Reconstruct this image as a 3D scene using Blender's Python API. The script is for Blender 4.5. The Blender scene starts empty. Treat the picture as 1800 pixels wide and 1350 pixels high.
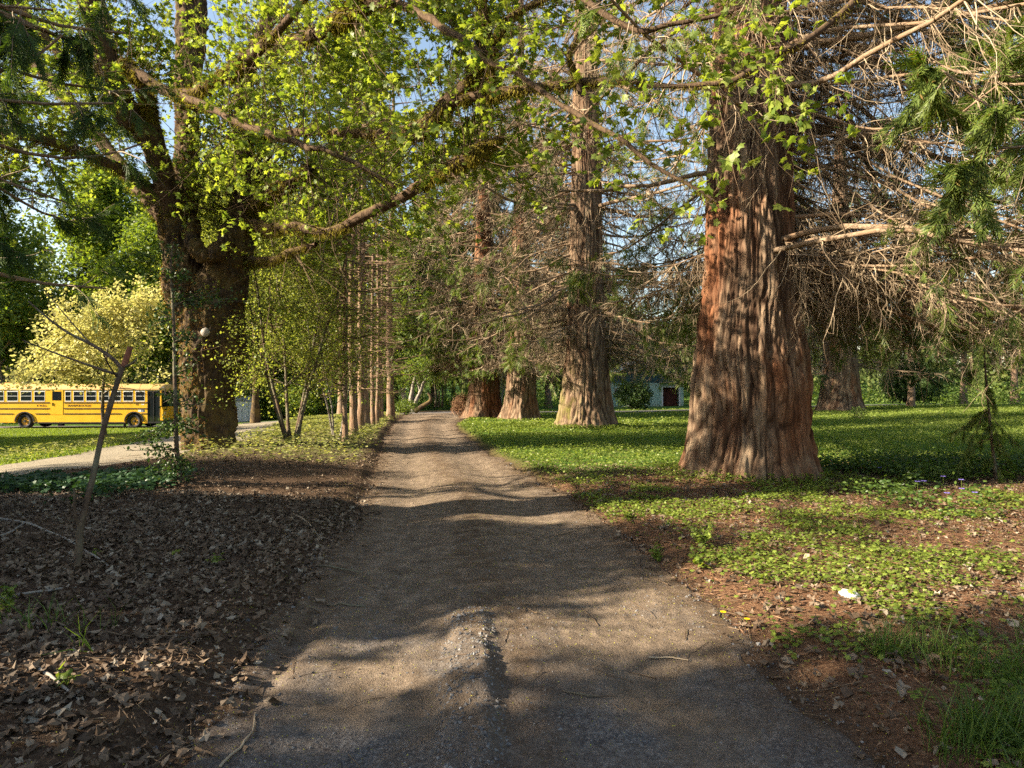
import bpy, math, os
import numpy as np
from mathutils import Vector

sc = bpy.context.scene
col = sc.collection
R = math.radians

# ---------------------------------------------------------------- camera, light, exposure
CAM_H = 1.6
cam_d = bpy.data.cameras.new('camera')
cam_d.lens = 24.0; cam_d.sensor_width = 36.0
cam_d.clip_start = 0.05; cam_d.clip_end = 3000
cam = bpy.data.objects.new('camera', cam_d); col.objects.link(cam)
cam.location = (0, 0, CAM_H); cam.rotation_euler = (R(90), 0, 0)
sc.camera = cam

SUN_EL, SUN_BEAR = 25.0, -105.0          # bearing clockwise from +Y (view direction)
w = bpy.data.worlds.new('World'); sc.world = w; w.use_nodes = True
nt = w.node_tree; nt.nodes.clear()
sky = nt.nodes.new('ShaderNodeTexSky'); sky.sky_type = 'NISHITA'; sky.sun_disc = False
sky.sun_elevation = R(SUN_EL); sky.sun_rotation = R(SUN_BEAR)
sky.air_density = 1.0; sky.dust_density = 1.2; sky.ozone_density = 1.2
bg = nt.nodes.new('ShaderNodeBackground'); bg.inputs[1].default_value = 0.088
wo = nt.nodes.new('ShaderNodeOutputWorld')
wb = nt.nodes.new('ShaderNodeMix'); wb.data_type = 'RGBA'; wb.blend_type = 'MULTIPLY'; wb.inputs[0].default_value = 1.0
wb.inputs[7].default_value = (1.0, .92, .82, 1)      # camera white balance (daylight shade setting)
nt.links.new(sky.outputs[0], wb.inputs[6]); nt.links.new(wb.outputs[2], bg.inputs[0]); nt.links.new(bg.outputs[0], wo.inputs[0])
sl = bpy.data.lights.new('sun', 'SUN'); sl.energy = 5.0; sl.angle = R(0.6); sl.color = (1.0, 0.86, 0.66)
sun = bpy.data.objects.new('sun', sl); col.objects.link(sun)
sd = Vector((math.sin(R(SUN_BEAR)) * math.cos(R(SUN_EL)), math.cos(R(SUN_BEAR)) * math.cos(R(SUN_EL)), math.sin(R(SUN_EL))))
sun.rotation_euler = sd.to_track_quat('Z', 'Y').to_euler(); sun.location = sd * 60
sc.view_settings.view_transform = 'Standard'; sc.view_settings.look = 'None'
sc.view_settings.gamma = 1.0; sc.view_settings.exposure = 2.05
cy = sc.cycles
cy.max_bounces = 7; cy.diffuse_bounces = 4; cy.glossy_bounces = 2; cy.transmission_bounces = 4; cy.transparent_max_bounces = 4
cy.sample_clamp_indirect = 4.0; cy.use_denoising = False; cy.caustics_reflective = False; cy.caustics_refractive = False
cy.use_adaptive_sampling = True; cy.adaptive_threshold = 0.02
try: sc.render.use_persistent_data = False
except Exception: pass

# ---------------------------------------------------------------- helpers
rng = np.random.default_rng(7)
F = 1200.0
def px(x, y, d):
    return np.array([(x - 900) / F * d, d, CAM_H + (675 - y) / F * d])

def _h(ix, iy, iz, seed):
    n = (ix.astype(np.int64) * 374761393 + iy.astype(np.int64) * 668265263 + iz.astype(np.int64) * 2147483647 + seed * 974634777) & 0xffffffff
    n = ((n ^ (n >> 13)) * 1274126177) & 0xffffffff
    n = ((n ^ (n >> 16)) * 2246822519) & 0xffffffff
    return ((n ^ (n >> 15)) & 0xffffff) / float(0xffffff) * 2 - 1
def noise3(p, seed=0):
    p = np.asarray(p, float); f = np.floor(p); u = p - f; i = f.astype(np.int64)
    u = u * u * (3 - 2 * u)
    r = 0
    for dx in (0, 1):
        wx = u[..., 0] if dx else 1 - u[..., 0]
        for dy in (0, 1):
            wy = u[..., 1] if dy else 1 - u[..., 1]
            for dz in (0, 1):
                wz = u[..., 2] if dz else 1 - u[..., 2]
                r = r + wx * wy * wz * _h(i[..., 0] + dx, i[..., 1] + dy, i[..., 2] + dz, seed)
    return r
def noise2(x, y, seed=0):
    return noise3(np.stack([x, y, np.zeros_like(x)], -1), seed)
def fbm2(x, y, seed=0, o=3):
    r = 0; a = 1
    for k in range(o):
        r = r + a * noise2(x * 2 ** k, y * 2 ** k, seed + k); a *= .5
    return r
def ss(t):
    t = np.clip(t, 0, 1); return t * t * (3 - 2 * t)
def nrm(v):
    return v / np.maximum(np.linalg.norm(v, axis=-1, keepdims=True), 1e-9)

class Acc:
    def __init__(s): s.v = []; s.f3 = []; s.f4 = []; s.n = 0
    def add(s, v, f):
        v = np.asarray(v, float).reshape(-1, 3); f = np.asarray(f, np.int64)
        if len(v) == 0: return s
        s.v.append(v); (s.f3 if f.shape[1] == 3 else s.f4).append(f + s.n); s.n += len(v); return s
    def arrays(s):
        v = np.concatenate(s.v)
        f3 = np.concatenate(s.f3) if s.f3 else np.zeros((0, 3), np.int64)
        f4 = np.concatenate(s.f4) if s.f4 else np.zeros((0, 4), np.int64)
        return v, f3, f4
    def box(s, x0, x1, y0, y1, z0, z1):
        v = [(x, y, z) for x in (x0, x1) for y in (y0, y1) for z in (z0, z1)]
        return s.add(v, [(0, 1, 3, 2), (4, 6, 7, 5), (0, 4, 5, 1), (2, 3, 7, 6), (0, 2, 6, 4), (1, 5, 7, 3)])

def tag(o, label=None, cat=None, group=None, kind=None):
    if label: o['label'] = label
    if cat: o['category'] = cat
    if group: o['group'] = group
    if kind: o['kind'] = kind
    return o
def mesh(name, acc, mat, parent=None, smooth=False, attrs=None, local=False):
    v, f3, f4 = acc.arrays() if isinstance(acc, Acc) else acc
    if parent is not None and '_b' in parent: v = v - np.array(parent['_b'][:])
    me = bpy.data.meshes.new(name)
    me.vertices.add(len(v)); me.vertices.foreach_set('co', v.astype(np.float32).ravel())
    n3, n4 = len(f3), len(f4)
    me.loops.add(n3 * 3 + n4 * 4)
    me.loops.foreach_set('vertex_index', np.concatenate([f3.ravel(), f4.ravel()]).astype(np.int32))
    me.polygons.add(n3 + n4)
    me.polygons.foreach_set('loop_start', np.concatenate([np.arange(n3) * 3, n3 * 3 + np.arange(n4) * 4]).astype(np.int32))
    me.polygons.foreach_set('use_smooth', np.full(n3 + n4, smooth))
    if attrs:
        for k, a in attrs.items():
            at = me.attributes.new(k, 'FLOAT', 'POINT'); at.data.foreach_set('value', np.asarray(a, np.float32).ravel())
    me.update(calc_edges=True)
    me.materials.append(mat)
    o = bpy.data.objects.new(name, me); col.objects.link(o)
    if parent is not None:
        o.parent = parent
        if '_b' in parent: o['_b'] = parent['_b'][:]
    if not np.isfinite(v).all(): print('BADGEO', name, parent and parent.name)
    return o
def root(name, loc, label, cat, group=None):
    o = bpy.data.objects.new(name, None); col.objects.link(o); o.location = tuple(float(c) for c in loc)
    o.empty_display_size = .2; o['_b'] = [float(c) for c in loc]
    return tag(o, label, cat, group)
def copy_thing(src, loc, label, rz=0, s=1.0, group=None, sz=None):
    r = src.copy(); col.objects.link(r); r.location = tuple(float(c) for c in loc); r.rotation_euler = (0, 0, rz)
    r.scale = (s, s, sz or s); r['label'] = label
    if group: r['group'] = group
    for ch in list(src.children):
        c = ch.copy(); col.objects.link(c); c.parent = r
        for g in ch.children:
            d = g.copy(); col.objects.link(d); d.parent = c
    return r

def tubes(acc, P, Rr, S=4):
    P = np.asarray(P, float); Rr = np.asarray(Rr, float)
    if P.ndim == 2: P = P[None]
    Rr = Rr.reshape(P.shape[0], P.shape[1])
    N, K, _ = P.shape
    T = np.gradient(P, axis=1); T = nrm(T)
    m = nrm(P[:, -1] - P[:, 0]); ax = np.argmin(np.abs(m), axis=1); ref = np.eye(3)[ax][:, None, :]
    a = nrm(np.cross(T, ref)); b = np.cross(T, a)
    th = np.arange(S) / S * 2 * np.pi
    V = P[:, :, None, :] + Rr[:, :, None, None] * (a[:, :, None, :] * np.cos(th)[None, None, :, None] + b[:, :, None, :] * np.sin(th)[None, None, :, None])
    base = (np.arange(N) * K * S)[:, None, None] + (np.arange(K - 1) * S)[None, :, None]
    j = np.arange(S)[None, None, :]; j2 = (j + 1) % S
    f = np.stack([base + j, base + j2, base + S + j2, base + S + j], -1).reshape(-1, 4)
    acc.add(V.reshape(-1, 3), f); return acc
def grow(S, D, L, K, grav=0.0, wig=.12, r=rng):
    N = len(S); P = np.zeros((N, K, 3)); P[:, 0] = S; d = nrm(D)
    for k in range(1, K):
        t = k / (K - 1)
        g = grav(t) if callable(grav) else grav
        d = d + r.normal(0, wig, (N, 3)); d[:, 2] += g
        d = nrm(d); P[:, k] = P[:, k - 1] + d * (L / (K - 1))[:, None]
    return P
def at(P, i, t):
    K = P.shape[1]; x = t * (K - 1); k = np.minimum(x.astype(int), K - 2); u = (x - k)[:, None]
    a = P[i, k]; b = P[i, k + 1]
    return a * (1 - u) + b * u, nrm(b - a)
def perp(T, r=rng):
    return nrm(np.cross(T, r.normal(size=T.shape)))
def taper(N, K, r0, r1, p=1.0):
    t = np.linspace(0, 1, K)[None] ** p
    return np.asarray(r0).reshape(-1, 1) * (1 - t) + np.asarray(r1).reshape(-1, 1) * t + np.zeros((N, 1))
def spline(pts, n):
    pts = np.asarray(pts, float); K = len(pts)
    q = np.concatenate([[2 * pts[0] - pts[1]], pts, [2 * pts[-1] - pts[-2]]])
    t = np.linspace(0, K - 1 - 1e-6, n); k = t.astype(int); u = (t - k)[:, None]
    p0, p1, p2, p3 = q[k], q[k + 1], q[k + 2], q[k + 3]
    return .5 * ((2 * p1) + (-p0 + p2) * u + (2 * p0 - 5 * p1 + 4 * p2 - p3) * u ** 2 + (-p0 + 3 * p1 - 3 * p2 + p3) * u ** 3)
def scatter(acc, tv, tf, pos, X, N, s):
    """copy a template (local x,y,z) to many places: X = direction of local +x, N = approx normal"""
    if len(pos) == 0: return acc
    X = nrm(X); Y = nrm(np.cross(N, X)); Z = np.cross(X, Y)
    s = np.asarray(s, float); s = s if s.ndim else np.full(len(pos), float(s))
    tv = np.asarray(tv, float); tf = np.asarray(tf, np.int64)
    V = pos[:, None, :] + s[:, None, None] * (tv[None, :, 0:1] * X[:, None] + tv[None, :, 1:2] * Y[:, None] + tv[None, :, 2:3] * Z[:, None])
    f = (tf[None] + (np.arange(len(pos)) * len(tv))[:, None, None]).reshape(-1, tf.shape[1])
    acc.add(V.reshape(-1, 3), f); return acc
def rdir(n, r=rng):
    return nrm(r.normal(size=(n, 3)))

# leaf templates (stem at the origin, +x outward)
def T_maple():
    o = [(0, 0), (.05, .28), (.02, .52), (.28, .38), (.42, .58), (.62, .62), (.60, .34), (.74, .22), (1.05, 0)]
    full = o + [(x, -y) for x, y in o[-2:0:-1]]
    v = [(.38, 0, .03)] + [(x, y, -.35 * y * y - .12 * max(0, x - .5)) for x, y in full]; n = len(full)
    return v, [(0, 1 + i, 1 + (i + 1) % n) for i in range(n)]
def T_lobed():
    o = [(0, 0), (.2, .42), (.38, .22), (.62, .5), (.7, .16), (1, 0)]
    full = o + [(x, -y) for x, y in o[-2:0:-1]]
    v = [(.4, 0, .03)] + [(x, y, -.3 * y * y) for x, y in full]; n = len(full)
    return v, [(0, 1 + i, 1 + (i + 1) % n) for i in range(n)]
def T_oval(w=.3):
    v = [(0, 0, 0), (.35, w, -.05), (.75, w * .8, -.08), (1, 0, -.12), (.75, -w * .8, -.08), (.35, -w, -.05), (.5, 0, .03)]
    return v, [(6, i, (i + 1) % 6) for i in range(6)]
def T_quad(w=.35):
    return [(0, 0, 0), (.5, w, -.03), (1, 0, -.1), (.5, -w, -.03)], [(0, 1, 2, 3)]
def T_clump(n, seed, w=.22, sp=.5):
    """a few small leaves in one template, for far crowns"""
    r = np.random.default_rng(seed); v = []; f = []
    for i in range(n):
        c = r.normal(0, sp, 3); x = nrm(r.normal(size=3)); y = nrm(np.cross(x, r.normal(size=3)))
        k = len(v); v += [c - x * w, c + y * w * .6, c + x * w, c - y * w * .6]; f.append((k, k + 1, k + 2, k + 3))
    return np.array(v), f
def T_spray(n=7, w=.016, side=.42, z=.05, seed=0):
    """sequoia / cedar spray: a cord with side cords"""
    r = np.random.default_rng(seed); v = []; f = []
    def cord(a, b, ww, zz):
        a = np.array(a, float); b = np.array(b, float); d = b - a; p = np.array([-d[1], d[0], 0]); p = p / (np.linalg.norm(p) + 1e-9) * ww
        m = (a + b) / 2 + np.array([0, 0, zz]); k = len(v)
        v.extend([a - p * .6, a + p * .6, m + p, b, m - p]); f.extend([(k, k + 1, k + 2), (k, k + 2, k + 4), (k + 4, k + 2, k + 3)])
    cord((0, 0, 0), (1, 0, -.1), w, .04)
    for i in range(n):
        t = .1 + .8 * i / n
        for sg in (-1, 1):
            L = side * (1 - t * .6) * r.uniform(.7, 1.15); an = sg * r.uniform(.35, .7)
            cord((t, 0, 0), (t + math.cos(an) * L, math.sin(an) * L, r.uniform(-z, z)), w, r.uniform(-z, z) * .5)
    return np.array(v), f
def T_blade(h=1, w=.03, bend=.5):
    v = [(-0, -w, 0), (0, w, 0), (bend * .2, w * .8, h * .5), (bend * .2, -w * .8, h * .5), (bend, 0, h * .95)]
    return v, [(0, 1, 2), (0, 2, 3), (3, 2, 4)]
MAPLE, LOBED, OVAL, QUAD, NARROW = T_maple(), T_lobed(), T_oval(), T_quad(), T_quad(.16)

# ---------------------------------------------------------------- terrain
_ry = np.array([-8, 0, 2.83, 4.5, 6.3, 9.85, 15.4, 22.6, 29, 39.5, 47, 60.])
_rc = np.array([.35, .0, .03, -.05, -.25, -.68, -1.72, -2.88, -3.75, -4.5, -4.4, -4.4])
_rw = np.array([1.6, 1.6, 1.57, 1.54, 1.56, 1.45, 1.27, 1.27, 1.33, 1.9, 2.8, 3.])
def road_c(y): return np.interp(y, _ry, _rc)
def road_w(y): return np.interp(y, _ry, _rw)
def cross_y(x): return 50.5 + .09 * np.clip(x, -60, 60) + 2.0 * ss((x - 5) / 25)
_dx = [(-60, 7), (-30, 8.6), (-18, 10.2), (-12, 11.4), (-9.4, 12.8), (-8.7, 15.5), (-9.3, 20), (-10.9, 26), (-13.2, 34), (-17, 48)]
DRIVE = spline(np.array([(a, b, 0) for a, b in _dx]), 400)[:, :2]
def drive_dist(x, y):
    sh = x.shape; p = np.stack([x.ravel(), y.ravel()], -1); out = np.full(len(p), 99.)
    m = (p[:, 0] < -4) & (p[:, 1] > 2) & (p[:, 1] < 56)
    q = p[m]; best = np.full(len(q), 99.)
    for c in DRIVE[::4]:
        best = np.minimum(best, np.hypot(q[:, 0] - c[0], q[:, 1] - c[1]))
    out[m] = best
    return out.reshape(sh)
def base_H(x, y):
    z = -.016 * np.maximum(0, np.minimum(y, 90) - 20)
    z = z - 1.0 * ss((-x - 4) / 22) + .5 * ss((x - 5) / 30)
    d = np.hypot(x, y); z = z + .9 * ss((d - 90) / 120) * 6
    return z
def H(x, y):
    x = np.asarray(x, float); y = np.asarray(y, float)
    z = base_H(x, y)
    c = road_c(y); wd = road_w(y); s = (x - c) / wd
    fade = 1 - ss((y - 42) / 5)
    off = ss((np.abs(s) - .97) / .22) * fade                      # 0 on the road, 1 beside it
    left = (s < 0)
    bank = np.where(left, .12 * ss((-s - 1) / 1.6) * (1 - .7 * ss((-x - 6) / 5)), .03) * off * (1 - ss((y - 20) / 10) * .7)
    z = z + bank + .055 * off * (s < 0) + .02 * off
    z = z + off * (.03 * noise2(x * .6, y * .6, 3) + .018 * noise2(x * 2.1, y * 2.1, 4)) * np.clip(1 - (y - 40) / 60, 0, 1)
    for tx, ty, tr_, th_ in ((3.95, 11.35, 1.5, .10), (2.66, 24.6, 1.6, .10)):
        z = z + th_ * np.exp(-((np.hypot(x - tx, y - ty) - .6).clip(0) / (tr_ * .55)) ** 2) * off
    # track surface
    on = 1 - off
    rut = -.035 * (np.exp(-((s + .52) / .2) ** 2) + np.exp(-((s - .5) / .2) ** 2)) + .025 * np.exp(-(s / .2) ** 2)
    z = z + on * fade * (rut + .014 * fbm2(x * 1.3, y * 1.3, 11) + .006 * noise2(x * 5, y * 5, 12))
    wash = .008 * np.sin(y * 6.2 + 1.2 * noise2(x * .9, y * .5, 15)) + .022 * noise2(x * .25, y * .9, 16)
    z = z + on * fade * wash * ss((y - 7) / 6)
    # ridge of pushed gravel down the middle near the camera
    rc_ = -.17 - .065 * (y - 2.8); hw = .115
    edge = 1 - ss((np.abs(x - rc_ + .025 * noise2(y * 3, y * 0, 18)) - hw + .05) / .12)
    rid = edge * (1 - ss((y - 3.3) / 2.3)) * (.043 + .022 * noise2(x * 9, y * 9, 19) + .012 * noise2(x * 24, y * 24, 20))
    tr = -.008 * (1 - ss((np.abs(x - rc_ - .24) - .06) / .1)) * (1 - ss((y - 4.2) / 1.2)) - .012 * (1 - ss((np.abs(x - rc_ + .3) - .1) / .12)) * (1 - ss((y - 5) / 1.2))
    lr = -.045 * np.exp(-((x + 1.33 + .03 * (y - 4)) / .09) ** 2) * ss((y - 3) / .8) * (1 - ss((y - 6.5) / 1.5))
    z = z + on * (rid + tr + lr + (.006 * noise2(x * 22, y * 22, 21) + .004 * noise2(x * 45, y * 45, 22)) * (1 - ss((y - 5) / 5)))
    return z
def gpx(x, y):
    """ground point seen at pixel x,y of the 1800x1350 frame"""
    s = (y - 675) / F; d = CAM_H / s
    for _ in range(60):
        z = float(base_H(np.array((x - 900) / F * d), np.array(d)))
        d = d * .6 + .4 * min((CAM_H - z) / s, 150)
    X = (x - 900) / F * d
    return np.array([X, d, float(H(np.array([X]), np.array([d]))[0])])
def onG(x, y, dz=0.0):
    return np.array([x, y, float(H(np.array([float(x)]), np.array([float(y)]))[0]) + dz])

# ---------------------------------------------------------------- materials
class NG:
    def __init__(s, name):
        s.m = bpy.data.materials.new(name); s.m.use_nodes = True; s.t = s.m.node_tree; s.t.nodes.clear()
        s.out = s.n('ShaderNodeOutputMaterial')
    def n(s, ty, **k):
        o = s.t.nodes.new(ty)
        for a, b in k.items(): setattr(o, a, b)
        return o
    def l(s, a, b): s.t.links.new(a, b)
    def noise(s, scale, det=4, vec=None, rough=.55, dist=0):
        o = s.n('ShaderNodeTexNoise'); o.inputs['Scale'].default_value = scale; o.inputs['Detail'].default_value = det
        o.inputs['Roughness'].default_value = rough; o.inputs['Distortion'].default_value = dist
        if vec is not None: s.l(vec, o.inputs['Vector'])
        return o.outputs['Fac']
    def vor(s, scale, vec=None, feat='F1'):
        o = s.n('ShaderNodeTexVoronoi'); o.feature = feat; o.inputs['Scale'].default_value = scale
        if vec is not None: s.l(vec, o.inputs['Vector'])
        return o
    def coord(s, sc_=(1, 1, 1), kind='Object'):
        c = s.n('ShaderNodeTexCoord'); m = s.n('ShaderNodeMapping'); m.inputs['Scale'].default_value = sc_
        s.l(c.outputs[kind], m.inputs['Vector']); return m.outputs[0]
    def ramp(s, fac, stops):
        o = s.n('ShaderNodeValToRGB'); e = o.color_ramp.elements
        while len(e) > 1: e.remove(e[-1])
        for i, (p, c) in enumerate(stops):
            x = e[0] if i == 0 else e.new(p)
            x.position = p; x.color = (*c, 1) if len(c) == 3 else c
        s.l(fac, o.inputs[0]); return o.outputs[0]
    def mix(s, fac, a, b, mode='MIX'):
        o = s.n('ShaderNodeMix', data_type='RGBA', blend_type=mode)
        for sock, val in ((o.inputs[0], fac), (o.inputs[6], a), (o.inputs[7], b)):
            if isinstance(val, (int, float)): sock.default_value = val
            elif isinstance(val, tuple): sock.default_value = (*val, 1)
            else: s.l(val, sock)
        return o.outputs[2]
    def math(s, op, a, b=None, c=None):
        o = s.n('ShaderNodeMath', operation=op)
        for i, v in enumerate((a, b, c)):
            if v is None: continue
            if isinstance(v, (int, float)): o.inputs[i].default_value = v
            else: s.l(v, o.inputs[i])
        return o.outputs[0]
    def attr(s, n):
        return s.n('ShaderNodeAttribute', attribute_name=n).outputs['Fac']
    def bump(s, h, st=.5, dist=.02):
        o = s.n('ShaderNodeBump'); o.inputs['Strength'].default_value = st; o.inputs['Distance'].default_value = dist
        s.l(h, o.inputs['Height']); return o.outputs[0]
    def pr(s, c, rough=.85, nor=None, spec=.3, metal=0):
        o = s.n('ShaderNodeBsdfPrincipled')
        for k, v in (('Base Color', c), ('Roughness', rough)):
            if isinstance(v, tuple): o.inputs[k].default_value = (*v, 1)
            elif isinstance(v, (int, float)): o.inputs[k].default_value = v
            else: s.l(v, o.inputs[k])
        o.inputs['Specular IOR Level'].default_value = spec; o.inputs['Metallic'].default_value = metal
        if nor is not None: s.l(nor, o.inputs['Normal'])
        s.l(o.outputs[0], s.out.inputs[0]); return s.m

def m_leaf(name, c1, c2, tr=None, trf=.5, gloss=.06, rough=.45, brown=None):
    gloss = min(gloss * .3, .025); rough = max(rough, .4)
    g = NG(name); geo = g.n('ShaderNodeNewGeometry'); ri = geo.outputs['Random Per Island']
    stops = [(0, c1), (1, c2)]
    if brown: stops = [(0, brown), (.08, c1), (1, c2)]
    c = g.ramp(ri, stops)
    big = g.noise(.55, 2, g.coord()); c = g.mix(g.math('MULTIPLY_ADD', big, 1.6, -.45), c, g.mix(.5, c, c2))
    d = g.n('ShaderNodeBsdfDiffuse'); g.l(c, d.inputs[0])
    t = g.n('ShaderNodeBsdfTranslucent')
    k = tr or (2.2, 1.9, .8)
    g.l(g.mix(1.0, c, k, 'MULTIPLY'), t.inputs[0])
    mx = g.n('ShaderNodeMixShader'); mx.inputs[0].default_value = trf; g.l(d.outputs[0], mx.inputs[1]); g.l(t.outputs[0], mx.inputs[2])
    if gloss > 0:
        gl = g.n('ShaderNodeBsdfGlossy'); gl.inputs['Roughness'].default_value = rough; gl.inputs[0].default_value = (.9, .9, .9, 1)
        m2 = g.n('ShaderNodeMixShader'); m2.inputs[0].default_value = gloss
        g.l(mx.outputs[0], m2.inputs[1]); g.l(gl.outputs[0], m2.inputs[2]); g.l(m2.outputs[0], g.out.inputs[0])
    else: g.l(mx.outputs[0], g.out.inputs[0])
    return g.m
def m_plain(name, c1, c2, rough=.85, scale=8, spec=.3, bump=.3, metal=0, bd=.01):
    g = NG(name); n = g.noise(scale, 4, g.coord())
    return g.pr(g.ramp(n, [(.3, c1), (.7, c2)]), rough, g.bump(n, bump, bd) if bump else None, spec, metal)
def m_island(name, cols, rough=.8, spec=.2):
    g = NG(name); ri = g.n('ShaderNodeNewGeometry').outputs['Random Per Island']
    c = g.ramp(ri, [(i / (len(cols) - 1), c_) for i, c_ in enumerate(cols)])
    n = g.noise(30, 2, g.coord()); c = g.mix(g.math('MULTIPLY', n, .5), c, g.mix(.6, c, (.02, .015, .01)))
    return g.pr(c, rough, None, spec)
def m_seqbark(name, redness=.5, moss=.0):
    g = NG(name); v = g.coord((1, 1, .12)); v2 = g.coord()
    n1 = g.noise(9, 6, v, .65); n2 = g.noise(34, 5, v, .6); big = g.noise(1.1, 3, g.coord((1, 1, .45)))
    c = g.ramp(n1, [(.25, (.03, .018, .012)), (.45, (.13, .085, .055)), (.62, (.24, .175, .115)), (.8, (.34, .27, .19))])
    red = g.ramp(n1, [(.25, (.04, .015, .007)), (.5, (.17, .07, .033)), (.75, (.31, .16, .08))])
    c = g.mix(g.ramp(big, [(.62 - redness * .45, (0, 0, 0)), (.78 - redness * .35, (1, 1, 1))]), c, red)
    dp = g.attr('depth')                                     # furrow depth, darkens the colour between the bark ridges
    c = g.mix(g.math('MULTIPLY', dp, .85), c, (.035, .017, .01))
    if moss:
        mn = g.noise(5, 5, g.coord((1, 1, .5))); geo = g.n('ShaderNodeSeparateXYZ'); g.l(g.n('ShaderNodeTexCoord').outputs['Object'], geo.inputs[0])
        low = g.math('MULTIPLY_ADD', geo.outputs[2], -.06, .62); side = g.math('MULTIPLY', geo.outputs[0], -.22)
        f = g.math('ADD', g.math('ADD', g.math('MULTIPLY', mn, 1.1), side), g.math('SUBTRACT', low, 1.06 - moss))
        c = g.mix(g.ramp(f, [(.3, (0, 0, 0)), (.62, (.85, .85, .85))]), c, g.ramp(n2, [(.3, (.045, .05, .01)), (.7, (.17, .155, .035))]))
    h = g.math('ADD', g.math('MULTIPLY', n1, 1.0), g.math('MULTIPLY', n2, .45))
    return g.pr(c, .92, g.bump(h, .9, .035), .1)
def m_bark(name, c1, c2, c3=None, scale=14, st=.8, mossy=0, zs=.25):
    g = NG(name); v = g.coord((1, 1, zs)); n = g.noise(scale, 6, v, .65); n2 = g.noise(3, 3, g.coord())
    c = g.ramp(n, [(.3, c1), (.65, c2)])
    if c3: c = g.mix(g.ramp(n2, [(.45, (0, 0, 0)), (.62, (1, 1, 1))]), c, c3)
    if mossy:
        nz = g.n('ShaderNodeSeparateXYZ'); g.l(g.n('ShaderNodeNewGeometry').outputs['Normal'], nz.inputs[0])
        f = g.math('ADD', g.math('MULTIPLY', nz.outputs[2], .25), g.math('ADD', g.noise(2.2, 4, g.coord()), mossy - .5))
        c = g.mix(g.ramp(f, [(.42, (0, 0, 0)), (.6, (1, 1, 1))]), c, g.ramp(g.noise(40, 3, g.coord()), [(.3, (.06, .055, .012)), (.7, (.2, .18, .035))]))
    return g.pr(c, .93, g.bump(n, st, .03), .1)

M = {}
M['leaf_maple'] = m_leaf('maple leaf', (.06, .12, .018), (.28, .33, .06), (1.6, 1.55, .65), .5)
M['leaf_bright'] = m_leaf('spring leaf', (.13, .19, .035), (.31, .35, .08), (1.6, 1.5, .7), .5)
M['leaf_mid'] = m_leaf('green leaf', (.07, .13, .025), (.17, .22, .05), (1.8, 1.7, .5), .45)
M['leaf_yellow'] = m_leaf('yellow flower', (.42, .40, .13), (.60, .56, .22), (1.1, 1.1, .85), .45)
M['leaf_holly'] = m_leaf('holly leaf', (.02, .045, .012), (.07, .11, .03), (1.5, 1.6, .5), .2, .3, .22)
M['leaf_ivy'] = m_leaf('ivy leaf', (.018, .045, .018), (.05, .10, .045), (1.5, 1.6, .5), .2, .16, .35)
M['needle'] = m_leaf('sequoia spray', (.045, .085, .02), (.15, .19, .04), (1.6, 1.7, .4), .3, .05, brown=(.2, .11, .04))
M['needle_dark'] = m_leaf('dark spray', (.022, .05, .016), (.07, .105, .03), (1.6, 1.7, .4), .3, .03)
M['needle_far'] = m_leaf('far needles', (.03, .06, .022), (.13, .15, .05), (1.4, 1.5, .5), .3, .0)
M['twig_tan'] = m_island('dead twig', [(.13, .09, .055), (.28, .21, .135), (.43, .34, .23), (.22, .155, .10)], .8)
M['twig_brown'] = m_island('brown twig', [(.08, .05, .03), (.15, .10, .06), (.22, .15, .09)], .85)
M['twig_grey'] = m_island('grey twig', [(.16, .14, .12), (.28, .25, .21), (.4, .37, .32)], .85)
M['limb_tan'] = m_bark('sequoia limb', (.09, .06, .04), (.31, .23, .155), (.22, .145, .09), 22, .6, 0, 1)
M['maple_bark'] = m_bark('maple bark', (.02, .015, .010), (.10, .07, .045), (.12, .085, .035), 22, 1.0, .0, .3)
M['maple_limb'] = m_bark('mossy limb', (.035, .022, .014), (.12, .08, .05), None, 18, .8, .24, .5)
M['moss'] = m_leaf('moss', (.10, .085, .015), (.26, .22, .04), (1.2, 1.2, .6), .35, 0)
M['moss_brown'] = m_leaf('brown moss', (.12, .065, .02), (.25, .15, .045), (1.2, 1.1, .6), .3, 0)
M['fir_bark'] = m_bark('slender bark', (.09, .055, .035), (.3, .2, .13), (.2, .15, .11), 20, .7, 0, .2)
M['grey_bark'] = m_bark('grey bark', (.12, .10, .085), (.32, .29, .25), None, 12, .5, 0, .3)
M['sap_bark'] = m_bark('sapling bark', (.05, .035, .025), (.14, .10, .07), (.16, .15, .10), 25, .5, 0, .6)
M['dead_leaf'] = m_island('dead leaf', [(.045, .03, .02), (.11, .073, .045), (.18, .125, .08), (.08, .05, .032), (.25, .19, .13), (.10, .065, .04), (.14, .095, .06), (.34, .29, .22)], .75)
M['duff'] = m_island('red needles', [(.13, .065, .035), (.25, .13, .07), (.38, .23, .13), (.19, .09, .05)], .85)
M['herb'] = m_leaf('herb leaf', (.07, .12, .018), (.22, .27, .05), (1.7, 1.7, .5), .35, .05)
M['vinca'] = m_leaf('periwinkle leaf', (.03, .07, .015), (.10, .15, .03), (1.8, 1.8, .5), .3, .14, .35)
M['grass'] = m_leaf('grass blade', (.065, .11, .014), (.23, .27, .06), (1.5, 1.6, .5), .4, .05)
M['weed'] = m_leaf('pale weed', (.12, .16, .04), (.32, .31, .13), (1.4, 1.4, .6), .4, 0)
M['bud'] = m_leaf('maple bud', (.30, .30, .04), (.45, .42, .08), (1.2, 1.2, .6), .2, 0)
M['stone'] = m_island('gravel', [(.06, .06, .065), (.13, .13, .135), (.2, .19, .18), (.10, .085, .07), (.32, .31, .3)], .8, .3)
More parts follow.
